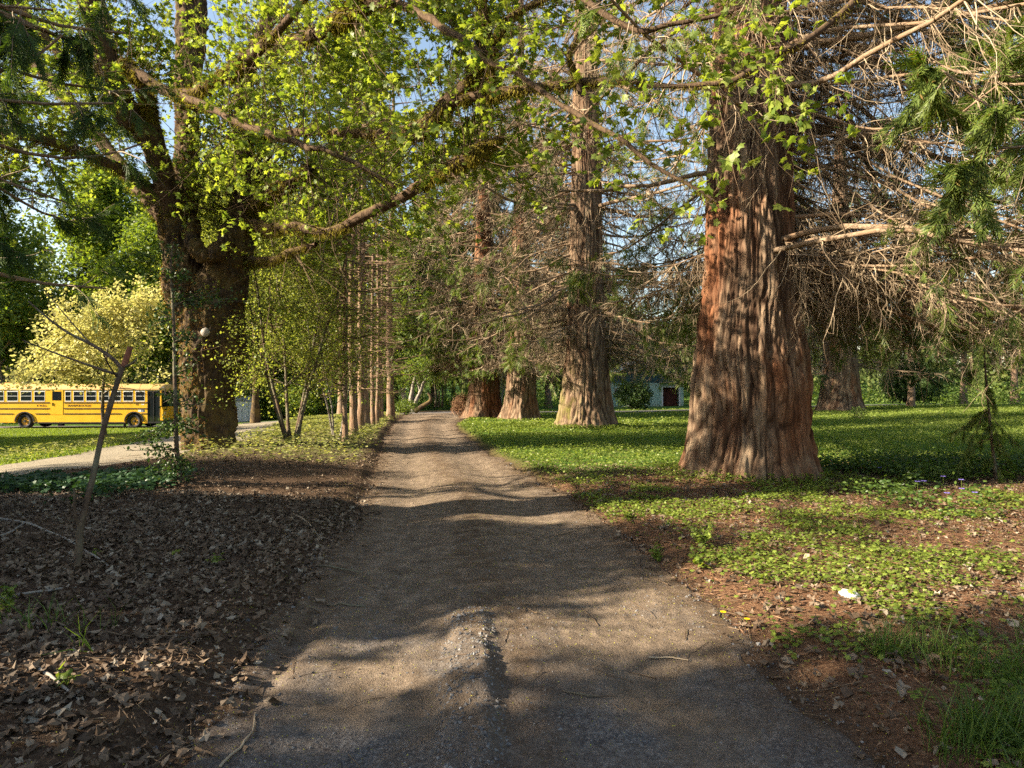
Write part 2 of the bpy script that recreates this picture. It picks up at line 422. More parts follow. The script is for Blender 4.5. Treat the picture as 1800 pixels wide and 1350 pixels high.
# ---------------------------------------------------------------- ground, track, drive, cross road
def axis(segs):
    """segs: list of (from, to, step0, step1)"""
    out = []
    for a, b, s0, s1 in segs:
        x = a
        while x < b - 1e-6:
            out.append(x); t = (x - a) / (b - a); x += s0 * (1 - t) + s1 * t
    out.append(segs[-1][1]); return np.array(out)
def grid_faces(nx, ny):
    i = np.arange(nx - 1)[None, :]; j = np.arange(ny - 1)[:, None]; a = j * nx + i
    return np.stack([a, a + 1, a + nx + 1, a + nx], -1).reshape(-1, 4)

def build_ground():
    xs = axis([(-400, -40, 30, 2), (-40, -9, 1.2, .12), (-9, 9, .055, .055), (9, 40, .12, 1.2), (40, 400, 2, 30)])
    ys = axis([(-60, 0, 4, .3), (0, 12, .05, .06), (12, 26, .08, .2), (26, 60, .25, .8), (60, 400, 1.5, 30)])
    X, Y = np.meshgrid(xs, ys); Z = H(X, Y)
    s = np.abs(X - road_c(Y)) / road_w(Y)
    onr = (s < .84) & (Y < 47) & (Y > -8); Z = np.where(onr, Z - .06, Z)
    cd = np.abs(Y - cross_y(X)); Z = np.where((cd < 2.4) & (np.abs(X) < 62), Z - .05, Z)
    dd = drive_dist(X, Y); Z = np.where(dd < 1.65, Z - .05, Z)
    wob = .35 * fbm2(X * .5, Y * .5, 31)
    sL = (X - road_c(Y)) / road_w(Y)
    # region masks (what grows or lies where)
    lawnL = ss((-X - 8.5 + wob) / 1.5) * ss((Y - 12 + wob) / 2)
    lawnR = ss((X - road_c(Y) - road_w(Y) + .2) / .8) * ss((Y - 11.2 - .25 * (X - 3) + wob * 2) / 2.5)
    far = ss((Y - 55) / 6)
    grass = np.clip(np.maximum(np.maximum(lawnL, lawnR), far), 0, 1)
    duff = ss((sL - .9) / .3) * (1 - lawnR)
    weed = ss((-sL - 1.0) / .5) * ss((Y - 12.5 + wob) / 3) * (1 - lawnL)
    g = NG('ground soil'); v = g.coord()
    n = g.noise(3, 6, v, .65); nf = g.noise(45, 5, v, .7); v8 = g.vor(26, v)
    soil = g.ramp(nf, [(.3, (.045, .03, .02)), (.55, (.10, .065, .042)), (.72, (.2, .14, .09))])
    dc = g.ramp(nf, [(.3, (.07, .035, .02)), (.5, (.16, .085, .048)), (.7, (.29, .18, .10))])
    gc = g.ramp(g.noise(60, 4, g.coord((1, 1, 1)), .7), [(.3, (.035, .075, .012)), (.6, (.10, .17, .03)), (.75, (.17, .23, .05))])
    wc = g.ramp(nf, [(.3, (.07, .07, .025)), (.55, (.17, .15, .07)), (.72, (.30, .24, .13))])
    c = g.mix(g.attr('duff'), soil, dc); c = g.mix(g.attr('weed'), c, wc); c = g.mix(g.attr('grass'), c, gc)
    m = g.pr(c, .95, g.bump(g.math('ADD', nf, g.math('MULTIPLY', n, .6)), .9, .03), .05)
    o = mesh('ground', (np.stack([X, Y, Z], -1).reshape(-1, 3), np.zeros((0, 3), int), grid_faces(len(xs), len(ys))), m, None, True,
             {'grass': grass, 'duff': duff, 'weed': weed})
    tag(o, 'leaf littered and grassy ground on both sides of the track', kind='structure')

def dirt_mat():
    g = NG('track dirt'); v = g.coord()
    big = g.noise(.9, 4, v, .6); mid = g.noise(7, 5, v, .65); fine = g.noise(90, 4, v, .75); vv = g.vor(70, v)
    c = g.ramp(mid, [(.3, (.10, .074, .052)), (.52, (.18, .135, .095)), (.72, (.28, .215, .155))])
    gv = g.ramp(vv.outputs['Color'], [(.1, (.045, .05, .062)), (.5, (.10, .105, .115)), (.9, (.24, .235, .23))])
    y = g.n('ShaderNodeSeparateXYZ'); g.l(v, y.inputs[0])
    near = g.math('MULTIPLY_ADD', y.outputs[1], -.08, .56)      # bluish gravel lies in patches, most of it at this end of the track
    f = g.ramp(g.math('ADD', big, near), [(.72, (0, 0, 0)), (.9, (.85, .85, .85))])
    c = g.mix(f, c, gv)
    c = g.mix(g.math('MULTIPLY', g.ramp(fine, [(.4, (0, 0, 0)), (.7, (1, 1, 1))]), .5), c, g.mix(.5, c, (.3, .24, .18)))
    org = g.attr('edge'); oc = g.ramp(fine, [(.3, (.05, .032, .02)), (.6, (.13, .085, .05))])
    c = g.mix(g.math('MULTIPLY', org, g.ramp(mid, [(.3, (1, 1, 1)), (.65, (.3, .3, .3))])), c, oc)
    h = g.math('ADD', g.math('MULTIPLY', fine, .5), g.math('ADD', g.math('MULTIPLY', vv.outputs['Distance'], -.5), mid))
    return g.pr(c, .93, g.bump(g.math('ADD', fine, g.math('ADD', g.math('MULTIPLY', mid, .7), g.math('MULTIPLY', g.noise(28, 4, v, .7), .8))), .9, .02), .12)
def build_track():
    ys = axis([(-8, 1, .3, .08), (1, 9, .028, .035), (9, 22, .05, .1), (22, 49, .12, .3)])
    u = np.linspace(-1.02, 1.02, 141)
    U, Y = np.meshgrid(u, ys); wob = (.07 * noise2(Y * 1.3, np.sign(U) * 3, 41) + .05 * noise2(Y * 4.5, np.sign(U) * 5, 42)) * np.sign(U)
    X = road_c(Y) + road_w(Y) * (U + wob * ss((np.abs(U) - .5) / .48)); Z = H(X, Y) + .008 - .05 * ss((np.abs(U) - .955) / .05)
    edge = np.clip(ss((np.abs(U) - .62) / .36) + .85 * np.exp(-((U + .04 * noise2(Y, U * 0, 44)) / .17) ** 2), 0, 1)
    o = mesh('dirt_track', (np.stack([X, Y, Z], -1).reshape(-1, 3), np.zeros((0, 3), int), grid_faces(len(u), len(ys))), dirt_mat(), None, True, {'edge': edge})
    tag(o, 'brown rutted dirt and gravel track running away between the trees', kind='structure')
def strip(name, C, hw, mat, label, nu=15, dz=.004):
    C = np.asarray(C); T = np.gradient(C, axis=0); T = T / np.linalg.norm(T, axis=1, keepdims=True); Nn = np.stack([T[:, 1], -T[:, 0]], -1)
    u = np.linspace(-1, 1, nu); wob = .12 * noise2(np.arange(len(C)) * .35, np.arange(len(C)) * 0., 55)
    P = C[:, None, :] + Nn[:, None, :] * (u[None, :, None] * hw) + Nn[:, None, :] * (np.sign(u)[None, :, None] * (np.abs(u) > .9)[None, :, None] * wob[:, None, None])
    Z = H(P[..., 0], P[..., 1]) + dz
    o = mesh(name, (np.concatenate([P, Z[..., None]], -1).reshape(-1, 3), np.zeros((0, 3), int), grid_faces(nu, len(C))), mat, None, True)
    return tag(o, label, kind='structure')
def gravel_mat(name, a, b, c_):
    g = NG(name); v = g.coord(); n = g.noise(25, 5, v, .7); vv = g.vor(45, v)
    c = g.ramp(n, [(.3, a), (.5, b), (.7, c_)]); c = g.mix(.35, c, g.ramp(vv.outputs['Color'], [(.2, a), (.8, c_)]))
    return g.pr(c, .95, g.bump(n, .6, .02), .1)
build_ground(); build_track()
strip('gravel_drive', DRIVE, 1.85, gravel_mat('drive gravel', (.14, .12, .085), (.24, .205, .15), (.36, .31, .23)), 'pale gravel drive curving past the lawn', 15)
cx = np.linspace(-62, 62, 180)
strip('cross_road', np.stack([cx, cross_y(cx)], -1), 2.3, gravel_mat('grey road', (.09, .08, .078), (.15, .135, .13), (.22, .2, .19)), 'grey brown road crossing behind the trees', 15, .012)

# ---------------------------------------------------------------- ground cover (nobody could count it)
def pts_region(n, x0, x1, y0, y1, f, r=rng):
    x = r.uniform(x0, x1, n); y = r.uniform(y0, y1, n); k = f(x, y) > r.uniform(0, 1, n)
    x, y = x[k], y[k]
    return np.stack([x, y, H(x, y)], -1)
def sgn(x, y): return (x - road_c(y)) / road_w(y)
def inview(x, y, m=1.0): return (np.abs(x) < y * .78 + m)

# dead maple leaves
def crumple(seed):
    r = np.random.default_rng(seed); tv, tf = T_maple() if seed % 3 == 0 else (T_lobed() if seed % 3 == 1 else T_oval(.38)); v = np.array(tv, float)
    v[:, :2] += r.normal(0, .07, (len(v), 2)); v[:, 2] = r.normal(0, .13, len(v)) + .4 * (v[:, 1] ** 2) * r.choice([-1, 1, 1.6]); v[:, 1] *= r.uniform(.55, .95)
    v[:, 0] -= .45; return v, tf
litter = Acc()
def f_litL(x, y):
    s = sgn(x, y); cl = .55 + .45 * noise2(x * 1.1, y * 1.1, 61)
    return inview(x, y) * ss((-s - .72) / .45) * cl * (1 - ss((y - 15) / 6)) * (1 - ss((-x - 7.6) / 1.2) * (y < 30)) * (drive_dist(x, y) > 1.75)
def f_litR(x, y):
    s = sgn(x, y); return inview(x, y) * ss((s - .85) / .2) * (.6 + .4 * ss(noise2(x * .8, y * .8, 62) * 2 - .1) * (1 - ss((y - 7) / 4))) * (1 - ss((y - 11) / 3))
for sd_, (n, a) in enumerate([(42000, (-8, 0, 2, 9, f_litL)), (42000, (-8, 0, 2, 9, f_litL)), (16000, (-10, 0, 5, 22, f_litL)), (16000, (-10, 0, 5, 22, f_litL)), (14000, (0, 9, 2, 14, f_litR)), (14000, (0, 9, 2, 14, f_litR))]):
    p = pts_region(n, *a); m = len(p); p[:, 2] += rng.uniform(.004, .035, m)
    tv, tf = crumple(sd_ + 1)
    nn = nrm(np.stack([rng.normal(0, .45, m), rng.normal(0, .45, m), np.ones(m)], -1))
    X = rdir(m); scatter(litter, tv, tf, p, X - nn * (X * nn).sum(-1, keepdims=True), nn, rng.uniform(.03, .085, m) * np.where(rng.uniform(size=m) < .6, .5, 1))
tag(mesh('fallen_leaves', litter, M['dead_leaf']), 'brown and grey dead maple leaves lying beside the track', kind='stuff')

# little stones, buds and fallen twigs on the track
st = Acc(); oct_v = np.array([(1, 0, 0), (-1, 0, 0), (0, .8, 0), (0, -.8, 0), (0, 0, .6), (0, 0, -.6), ]) ; oct_f = [(0, 2, 4), (2, 1, 4), (1, 3, 4), (3, 0, 4), (2, 0, 5), (1, 2, 5), (3, 1, 5), (0, 3, 5)]
def f_rd(x, y): return (np.abs(sgn(x, y)) < 1.02) * (.35 + .65 * ss(noise2(x * 1.2, y * 1.2, 71) * 1.5 + .3)) * np.clip(1.6 - y / 8, .08, 1)
for k in range(5):
    p = pts_region(15000, -3, 2, 1.8, 12, f_rd); m = len(p)
    ov = oct_v * np.random.default_rng(k).uniform(.7, 1.2, oct_v.shape)
    scatter(st, ov, oct_f, p + [0, 0, .006], rdir(m), rdir(m), rng.lognormal(-5.5, .5, m))
p = pts_region(9000, -.8, .5, 2.2, 4.8, lambda x, y: (np.abs(x + .17 + .065 * (y - 2.8)) < .17) * 1.0); m = len(p)
scatter(st, oct_v, oct_f, p + [0, 0, .006], rdir(m), rdir(m), rng.lognormal(-5.1, .5, m))
p = pts_region(1500, -6, 3, 2.2, 14, lambda x, y: (np.abs(np.abs(sgn(x, y)) - .97) < .12) * 1.0); m = len(p)
scatter(st, oct_v, oct_f, p + [0, 0, .004], rdir(m), rdir(m), rng.lognormal(-4.7, .5, m))
tag(mesh('loose_gravel', st, M['stone']), 'small grey stones scattered over the dirt track', kind='stuff')
bd = Acc()
def f_bud(x, y): return inview(x, y) * (np.abs(sgn(x, y)) < 1.35) * (.3 + .7 * ss(noise2(x * .9, y * .9, 75) * 1.5 + .4)) * np.clip(1.5 - y / 11, .1, 1)
p = pts_region(60000, -4, 3.2, 1.8, 16, f_bud); m = len(p)
scatter(bd, *T_quad(.5), p + [0, 0, .009], rdir(m) * [1, 1, .2], nrm(rng.normal(0, .4, (m, 3)) + [0, 0, 1]), rng.uniform(.004, .0085, m))
tag(mesh('fallen_buds', bd, M['bud']), 'tiny yellow green maple buds sprinkled over the track', kind='stuff')
tw = Acc()
def f_tw(x, y): return inview(x, y) * (.2 + .8 * (np.abs(sgn(x, y)) > .85)) * np.clip(1.4 - y / 16, .1, 1)
p = pts_region(7000, -8, 9, 2, 17, f_tw); m = len(p); a = rng.uniform(0, 2 * np.pi, m)
P = grow(p + [0, 0, .012], np.stack([np.cos(a), np.sin(a), 0 * a], -1), rng.uniform(.06, .42, m), 5, 0, .16); P[:, :, 2] = H(P[..., 0], P[..., 1]) + .012 + rng.uniform(0, .012, (m, 1))
tubes(tw, P, taper(m, 5, rng.uniform(.0015, .004, m), .001), 4)
tag(mesh('fallen_twigs', tw, M['twig_brown'], None, True), 'thin dry twigs strewn over track and litter', kind='stuff')
# red sequoia needles on the right
du = Acc()
def f_du(x, y): s = sgn(x, y); return inview(x, y) * ss((s - .9) / .25) * (.35 + .65 * ss(noise2(x * 1.3, y * 1.3, 81) * 1.6 + .5)) * (1 - ss((y - 11.5 - .2 * x) / 2))
p = pts_region(75000, 0, 11, 2, 15, f_du); m = len(p); a = rng.uniform(0, 6.28, m)
scatter(du, *T_quad(.06), p + [0, 0, .014], np.stack([np.cos(a), np.sin(a), rng.normal(0, .15, m)], -1), nrm(rng.normal(0, .3, (m, 3)) + [0, 0, 1]), rng.uniform(.03, .11, m))
tag(mesh('fallen_needles', du, M['duff']), 'rusty red dead needles carpeting the bare ground right of the track', kind='stuff')

def cover(name, mat, label, n, reg, f, tmpl, size, hgt, tilt=.5, stem=0):
    acc = Acc(); p = pts_region(n, *reg, f); m = len(p); hh = rng.uniform(hgt[0], hgt[1], m); p[:, 2] += hh
    nn = nrm(rng.normal(0, tilt, (m, 3)) + [0, 0, 1.0]); a = rng.uniform(0, 6.28, m)
    sz = rng.uniform(size[0], size[1], m) * (1 + .02 * np.clip(p[:, 1] - 8, 0, 30))
    scatter(acc, *tmpl, p, np.stack([np.cos(a), np.sin(a), 0 * a], -1), nn, sz)
    return tag(mesh(name, acc, mat), label, kind='stuff')
def clumpy(x, y, sc_, seed, b=.1, k=2.2): return ss(fbm2(x * sc_, y * sc_, seed) * k + b)
def f_herb(x, y):
    s = sgn(x, y); return inview(x, y) * ss((s - .97) / .15) * (.06 + .94 * clumpy(x, y, 1.5, 91, .3, 1.5)) * (1 - ss((y - 9.5) / 3)) * (.75 + .25 * ss((y - 3.6) / 1.2))
cover('ground_herbs', M['herb'], 'low scalloped green herbs growing in the red needles', 140000, (0, 10, 2.4, 12.5), f_herb, LOBED, (.022, .048), (.012, .07), .45)
def f_vin(x, y):
    return inview(x, y) * ss((x - 4.3) / 1.2) * ss((y - 7.6 - .1 * (x - 5) + .6 * noise2(x, y, 95)) / 1.2) * (1 - ss((y - 11.5) / 3)) * clumpy(x, y, .9, 96, .6, 1.5)
cover('periwinkle', M['vinca'], 'dark glossy periwinkle leaves at the foot of the near sequoia', 60000, (3, 12, 7, 14), f_vin, OVAL, (.04, .075), (.03, .26), .8)
def f_lawnR(x, y):
    s = sgn(x, y); return inview(x, y) * ss((s - 1.0) / .25) * ss((y - 10.2 - .25 * np.clip(x - 3, 0, 5) + fbm2(x * .5, y * .5, 31)) / 2.2) * (.45 + .55 * clumpy(x, y, .7, 97, .5))
cover('ground_cover', M['grass'], 'lush low green plants covering the ground between the sequoias', 230000, (-4, 26, 10, 30), f_lawnR, QUAD, (.03, .06), (.01, .11), .7)
cover('ground_cover', M['grass'], 'thin green growth farther off under the sequoias', 90000, (-5, 50, 28, 56), lambda x, y: f_lawnR(x, y) * (np.abs(y - cross_y(x)) > 2.4), QUAD, (.05, .09), (.01, .10), .8)
def f_weed(x, y):
    s = sgn(x, y); return inview(x, y) * ss((-s - 1.0) / .5) * ss((y - 12 + fbm2(x * .5, y * .5, 31)) / 3) * (drive_dist(x, y) > 1.8) * (x > -13) * (.3 + .7 * clumpy(x, y, 1.1, 99, .3))
cover('pale_weeds', M['weed'], 'pale dry weeds and seedlings behind the big maple', 120000, (-14, -2, 11, 46), f_weed, NARROW, (.05, .10), (.01, .26), 1.0)
def f_ring(x, y): return np.maximum(ss(1 - np.abs(np.hypot(x - 3.95, y - 11.35) - 1.12) / .22), ss(1 - np.abs(np.hypot(x - 2.66, y - 24.6) - 1.3) / .3)) * .8
cover('ground_herbs', M['herb'], 'herbs crowding round the feet of the two nearest sequoias', 90000, (1, 6, 9.5, 26.5), f_ring, LOBED, (.03, .055), (.02, .14), .6)
def f_ivy(x, y):
    return inview(x, y) * np.clip(1 - (((x + 6.6) / 2.3) ** 2 + ((y - 9.3) / 1.7) ** 2), 0, 1) * 2.2 * clumpy(x, y, 1.2, 103, .45) * (drive_dist(x, y) > 1.9)
cover('ivy', M['leaf_ivy'], 'dark ivy creeping over the bank under the leaning sapling', 26000, (-10, -3.5, 6, 12), f_ivy, LOBED, (.05, .09), (.03, .17), .6)

M['grass_dark'] = m_leaf('long grass', (.04, .085, .015), (.12, .18, .035), (1.4, 1.5, .5), .35, .05)
def grass_tufts(name, label, n, reg, f, h, mat='grass', per=4, wd=.05, spread=.03):
    acc = Acc(); p = pts_region(n, *reg, f); p = np.repeat(p, per, 0); m = len(p); p[:, :2] += rng.normal(0, spread, (m, 2))
    a = rng.uniform(0, 6.28, m); s = rng.uniform(h[0], h[1], m)
    scatter(acc, *T_blade(1, wd, .6), p, np.stack([np.cos(a), np.sin(a), rng.normal(0, .25, m)], -1), nrm(rng.normal(0, .3, (m, 3)) + [0, 0, 1]), s)
    return tag(mesh(name, acc, M[mat]), label, kind='stuff')
def f_lwn(x, y): return inview(x, y, 3) * ss((-x - 9 + .4 * noise2(x, y, 5)) / 1) * (drive_dist(x, y) > 1.72) * (y > 10) * (np.abs(y - cross_y(x)) > 2.3) * (y > np.interp(x, [-60, -30, -18, -12, -9.4, -8.7], [7, 8.6, 10.2, 11.4, 12.8, 15.5]))
grass_tufts('lawn_grass', 'mown lawn grass between the gravel drive and the bus', 150000, (-45, -8, 10, 48), f_lwn, (.045, .10), 'grass', 2, .16, .05)
grass_tufts('lawn_grass', 'bright grass in the clearing beyond the near sequoia', 60000, (2, 36, 13, 48), lambda x, y: f_lawnR(x, y) * (x > 3 + .2 * y - 2) * (np.abs(y - cross_y(x)) > 2.4), (.07, .16), 'grass', 2, .1, .05)
def f_tall(x, y):
    e = sgn(x, y); return np.clip(ss((e - .98) / .1) * (1 - ss((e - 1.9) / .5)) * (1 - ss((y - 3.6) / .5)) * (clumpy(x, y, 2.2, 111, .12, 2.5)), 0, 1)
grass_tufts('tall_grass', 'long green grass blades on the near verge', 2600, (1.2, 4.2, 2.0, 5), f_tall, (.08, .27), 'grass_dark', 14, .012, .045)
grass_tufts('tall_grass', 'few long green blades at the edge of the dead leaves', 60, (-3.4, -2.2, 2.6, 4.2), lambda x, y: x * 0 + (noise2(x * 2, y * 2, 4) > .1), (.12, .26), 'grass_dark', 7, .014, .03)
# ---------------------------------------------------------------- trees: trunks
def bark_trunk(acc_attr, C, prof, H_, seed, nth=300, dh=.035, amp=.055, flute=5.0, butt=.16, z0=-.35, lean=(0, 0)):
    """fluted trunk: prof = [(h, r)...]; returns (verts, faces), per vertex furrow depth, and radius function"""
    hs = axis([(z0, 7.5, dh, dh * 1.3), (7.5, H_, dh * 2, .5)]); th = np.linspace(0, 2 * np.pi, nth, endpoint=False)
    Hh, Th = np.meshgrid(hs, th, indexing='ij'); hp, rp = np.array(prof).T
    r = np.interp(Hh, hp, rp)
    ct, st_ = np.cos(Th), np.sin(Th)
    warp = .35 * noise3(np.stack([ct * 1.5, st_ * 1.5, Hh * .9], -1), seed + 5)
    c2, s2 = np.cos(Th + warp * .35), np.sin(Th + warp * .35)
    a = noise3(np.stack([c2 * flute, s2 * flute, Hh * .6], -1), seed)
    b = noise3(np.stack([c2 * flute * 2.6, s2 * flute * 2.6, Hh * 2.0], -1), seed + 1)
    c = noise3(np.stack([c2 * flute * 6, s2 * flute * 6, Hh * 7.0], -1), seed + 2)
    rid = 1 - np.abs(a) * 2; rid2 = 1 - np.abs(b) * 2.2
    f = (np.abs(a) ** .5) * 1.0 + (np.abs(b) ** .6) * .85 + .34 * c
    bt = butt * np.exp(-np.maximum(Hh, 0) / .55) * (noise3(np.stack([ct * 1.9, st_ * 1.9, Hh * .2], -1), seed + 3) + .15)
    sc_ = np.clip(r / rp[0], .35, 1)
    r = r + (f - .8) * amp * sc_ * 1.0 + bt + .05 * r * noise3(np.stack([ct * 1.2, st_ * 1.2, Hh * .35], -1), seed + 4)
    X = C[0] + r * ct + lean[0] * Hh; Y = C[1] + r * st_ + lean[1] * Hh; Z = C[2] + Hh
    i = np.arange(len(hs) - 1)[:, None] * nth; j = np.arange(nth)[None]; j2 = (j + 1) % nth
    fc = np.stack([i + j, i + j2, i + nth + j2, i + nth + j], -1).reshape(-1, 4)
    dep = np.clip(np.maximum(1 - np.abs(a) / .17, .8 * (1 - np.abs(b) / .13)), 0, 1)
    return (np.stack([X, Y, Z], -1).reshape(-1, 3), np.zeros((0, 3), int), fc), dep.ravel(), (hp, rp)

SPRAYS = [T_spray(7, .017, .42, .06, s) for s in range(3)]
SPRAY_L = [T_spray(4, .034, .5, .08, s + 9) for s in range(2)]
def sequoia(C, prof, H_, label, seed, nprim=90, h0=3.0, h1=None, L=(3, 6.5), nsec=22, nter=6, nspray=5000, spray=.3, barkmat=None, lod=0, amp=.055, nth=300,
            az=None, group='giant sequoias along the track', rp=(.035, .085), needle='needle', green=.45, low_boost=0, droop=-.10, twig=1.0, extra=None, flute=5.0, dh=.035, lean=(0, 0), butt=.16):
    r = np.random.default_rng(seed); t = root('sequoia_tree', C, label, 'tree', group)
    geo, dep, (hp, rpf) = bark_trunk(None, C, prof, H_, seed, nth, dh, amp, flute=flute, lean=lean, butt=butt)
    mesh('trunk', geo, barkmat, t, True, {'depth': dep})
    h1 = h1 or H_ - 1
    u = r.uniform(0, 1, nprim); hgt = h0 + (h1 - h0) * u ** 1.7
    a = r.uniform(0, 2 * np.pi, nprim)
    if az is not None: k = r.uniform(size=nprim) < az[2]; a[k] = r.normal(az[0], az[1], k.sum())
    fr_ = (np.abs(np.angle(np.exp(1j * (a - math.atan2(-C[1], -C[0]))))) < .75) & (hgt < 12) & (r.uniform(size=nprim) < .85); a = np.where(fr_, a + 1.9 * r.choice([-1, 1], nprim), a)
    if seed == 101:
        sn = (np.abs(np.angle(np.exp(1j * (a + R(165))))) < .7) & (hgt < 10) & (r.uniform(size=nprim) < .75); a = np.where(sn, a + 2.2 * r.choice([-1, 1], nprim, p=[.3, .7]), a)
    rad = np.interp(hgt, hp, rpf) * .85
    S = np.stack([C[0] + np.cos(a) * rad + lean[0] * hgt, C[1] + np.sin(a) * rad + lean[1] * hgt, C[2] + hgt], -1)
    D = np.stack([np.cos(a), np.sin(a), r.uniform(-.35, .25, nprim)], -1)
    LL = r.uniform(L[0], L[1], nprim) * np.interp(hgt, [0, H_ * .6, H_], [1, .9, .25])
    left_ = (np.cos(a) < -.2) & (hgt < 4.6); LL = np.where(left_, np.minimum(LL, L[0] * .8), LL)
    P = grow(S, D, LL, 12, lambda q: droop * (1 - q) + .13 * q, .11, r)
    low_ = np.maximum(0, (C[2] + 2.3) - P[:, :, 2].min(1)); P[:, :, 2] += low_[:, None] * np.linspace(0, 1, 12)[None] ** 1.2
    pr_ = r.uniform(rp[0], rp[1], nprim) * (LL / L[1])
    if extra is not None:
        pass
    A = Acc(); tubes(A, P, taper(nprim, 12, pr_, .012), 7 if not lod else 5)
    mesh('limbs', A, M['limb_tan'], t, True)
    # secondaries
    n2 = nprim * nsec; i = np.repeat(np.arange(nprim), nsec); q = np.where(r.uniform(size=n2) < .1, r.uniform(0, .12, n2), r.uniform(.04, 1, n2) ** .85)
    p, T = at(P, i, q); ppd = perp(T, r)
    D2 = T * r.uniform(.1, .9, (n2, 1)) + ppd * r.uniform(.5, 1.1, (n2, 1)) + np.array([0, 0, -.35]) - np.array([0, 0, 1.0]) * (q < .12)[:, None]
    L2 = r.uniform(.35, 1.35, n2) * np.interp(q, [0, 1], [1, .75]) * np.clip(LL[i] / 4.5, .4, 1.3)
    P2 = grow(p, D2, L2, 7, lambda s: -.16 * (1 - s) + .12 * s, .17, r)
    r2 = r.uniform(.005, .013, n2) * (1 + .8 * lod) * twig
    B = Acc(); tubes(B, P2, taper(n2, 7, r2, .002 * (1 + lod)), 4 if not lod else 3)
    if nter:
        n3 = n2 * nter; i3 = np.repeat(np.arange(n2), nter); q3 = r.uniform(.15, 1, n3)
        p3, T3 = at(P2, i3, q3); D3 = T3 * .8 + perp(T3, r) * r.uniform(.4, 1.1, (n3, 1)) + np.array([0, 0, -.15])
        P3 = grow(p3, D3, r.uniform(.12, .5, n3), 4, -.08, .24, r)
        tubes(B, P3, taper(n3, 4, r.uniform(.0025, .0055, n3) * (1 + lod * .9) * twig, .001 * (1 + lod)), 3)
    mesh('twigs', B, M['twig_tan'], t, True)
    # green sprays towards the branch ends
    G = Acc(); w_ = np.clip((q - (1 - green)) / green, 0, 1); w_ = np.where(hgt[i] > h0 + .0, w_, 0); w_ = w_ * (r.uniform(size=nprim) < .8)[i]
    w_ = w_ / w_.sum(); k = r.choice(n2, nspray, p=w_); qq = r.uniform(.2, 1, nspray); p, T = at(P2, k, qq)
    for s_ in range(3):
        m = np.arange(nspray) % 3 == s_
        tv, tf = (SPRAYS[s_] if not lod else SPRAY_L[s_ % 2])
        X = nrm(T[m] * .6 + perp(T[m], r) * .45 + np.array([0, 0, -.55])); scatter(G, tv, tf, p[m], X, rdir(m.sum(), r), r.uniform(.55, 1.15, m.sum()) * spray)
    mesh('foliage', G, M[needle], t)
    return t, P, P2

c1 = gpx(1318, 843); T1 = np.array([3.95, 11.35, onG(3.95, 11.35)[2]])
s1 = [(-.4, 1.1), (0, 1.0), (.35, .95), (.8, .91), (1.4, .90), (2.3, .80), (3.2, .71), (5, .64), (7, .57), (10, .48), (20, .3), (27, .05)]
seq1, _, _ = sequoia(T1, s1, 26, 'broadest giant sequoia, reddish furrowed bark, beside the herbs at the track edge', 101, nprim=370, h0=3.25, L=(3.0, 6.8), nsec=34, nter=6, rp=(.018, .062),
    nspray=20000, spray=.32, barkmat=m_seqbark('red sequoia bark', .4, -.12), amp=.12, az=(.1, .75, .5), green=.42, nth=400, dh=.026)
T2 = onG(2.66, 24.6)
s2 = [(-.4, 1.3), (0, 1.12), (.4, 1.0), (.9, .92), (1.6, .84), (3, .71), (5, .62), (8, .55), (12, .45), (20, .25), (25, .04)]
seq2, _, _ = sequoia(T2, s2, 24, 'giant sequoia with mossy foot standing in green ground cover, second along the track', 202, nprim=270, h0=2.6, L=(2.8, 6.0), nsec=22, nter=5, twig=1.5, green=.3,
    nspray=7000, spray=.36, barkmat=m_seqbark('mossy sequoia bark', .1, .14), amp=.12, nth=260, dh=.05, flute=4.5, butt=.07)
T3 = onG(.46, 35.3)
s3 = [(-.4, 1.15), (0, 1.0), (.5, .88), (1.2, .78), (3, .66), (6, .55), (12, .34), (24, .05)]
seq3, _, _ = sequoia(T3, s3, 23, 'giant sequoia third along the track, slimmer and dark barked', 303, nprim=210, h0=3.0, L=(3, 6.6), nsec=25, nter=4, twig=1.2, green=.3,
    nspray=5000, spray=.42, barkmat=m_seqbark('brown sequoia bark', .3, -.3), amp=.10, nth=200, dh=.06, lod=.6)
T4 = onG(-1.55, 37.6)
s4 = [(-.4, 1.4), (0, 1.2), (.5, .98), (1.2, .84), (3, .72), (6, .58), (12, .34), (24, .05)]
seq4, _, _ = sequoia(T4, s4, 23, 'giant sequoia farthest along the track with a flared orange foot', 404, nprim=200, h0=3.4, L=(3, 7.0), nsec=24, nter=4, twig=1.3, green=.3,
    nspray=4500, spray=.48, barkmat=m_seqbark('orange sequoia bark', .5, -.3), amp=.10, nth=200, dh=.07, lod=.9)

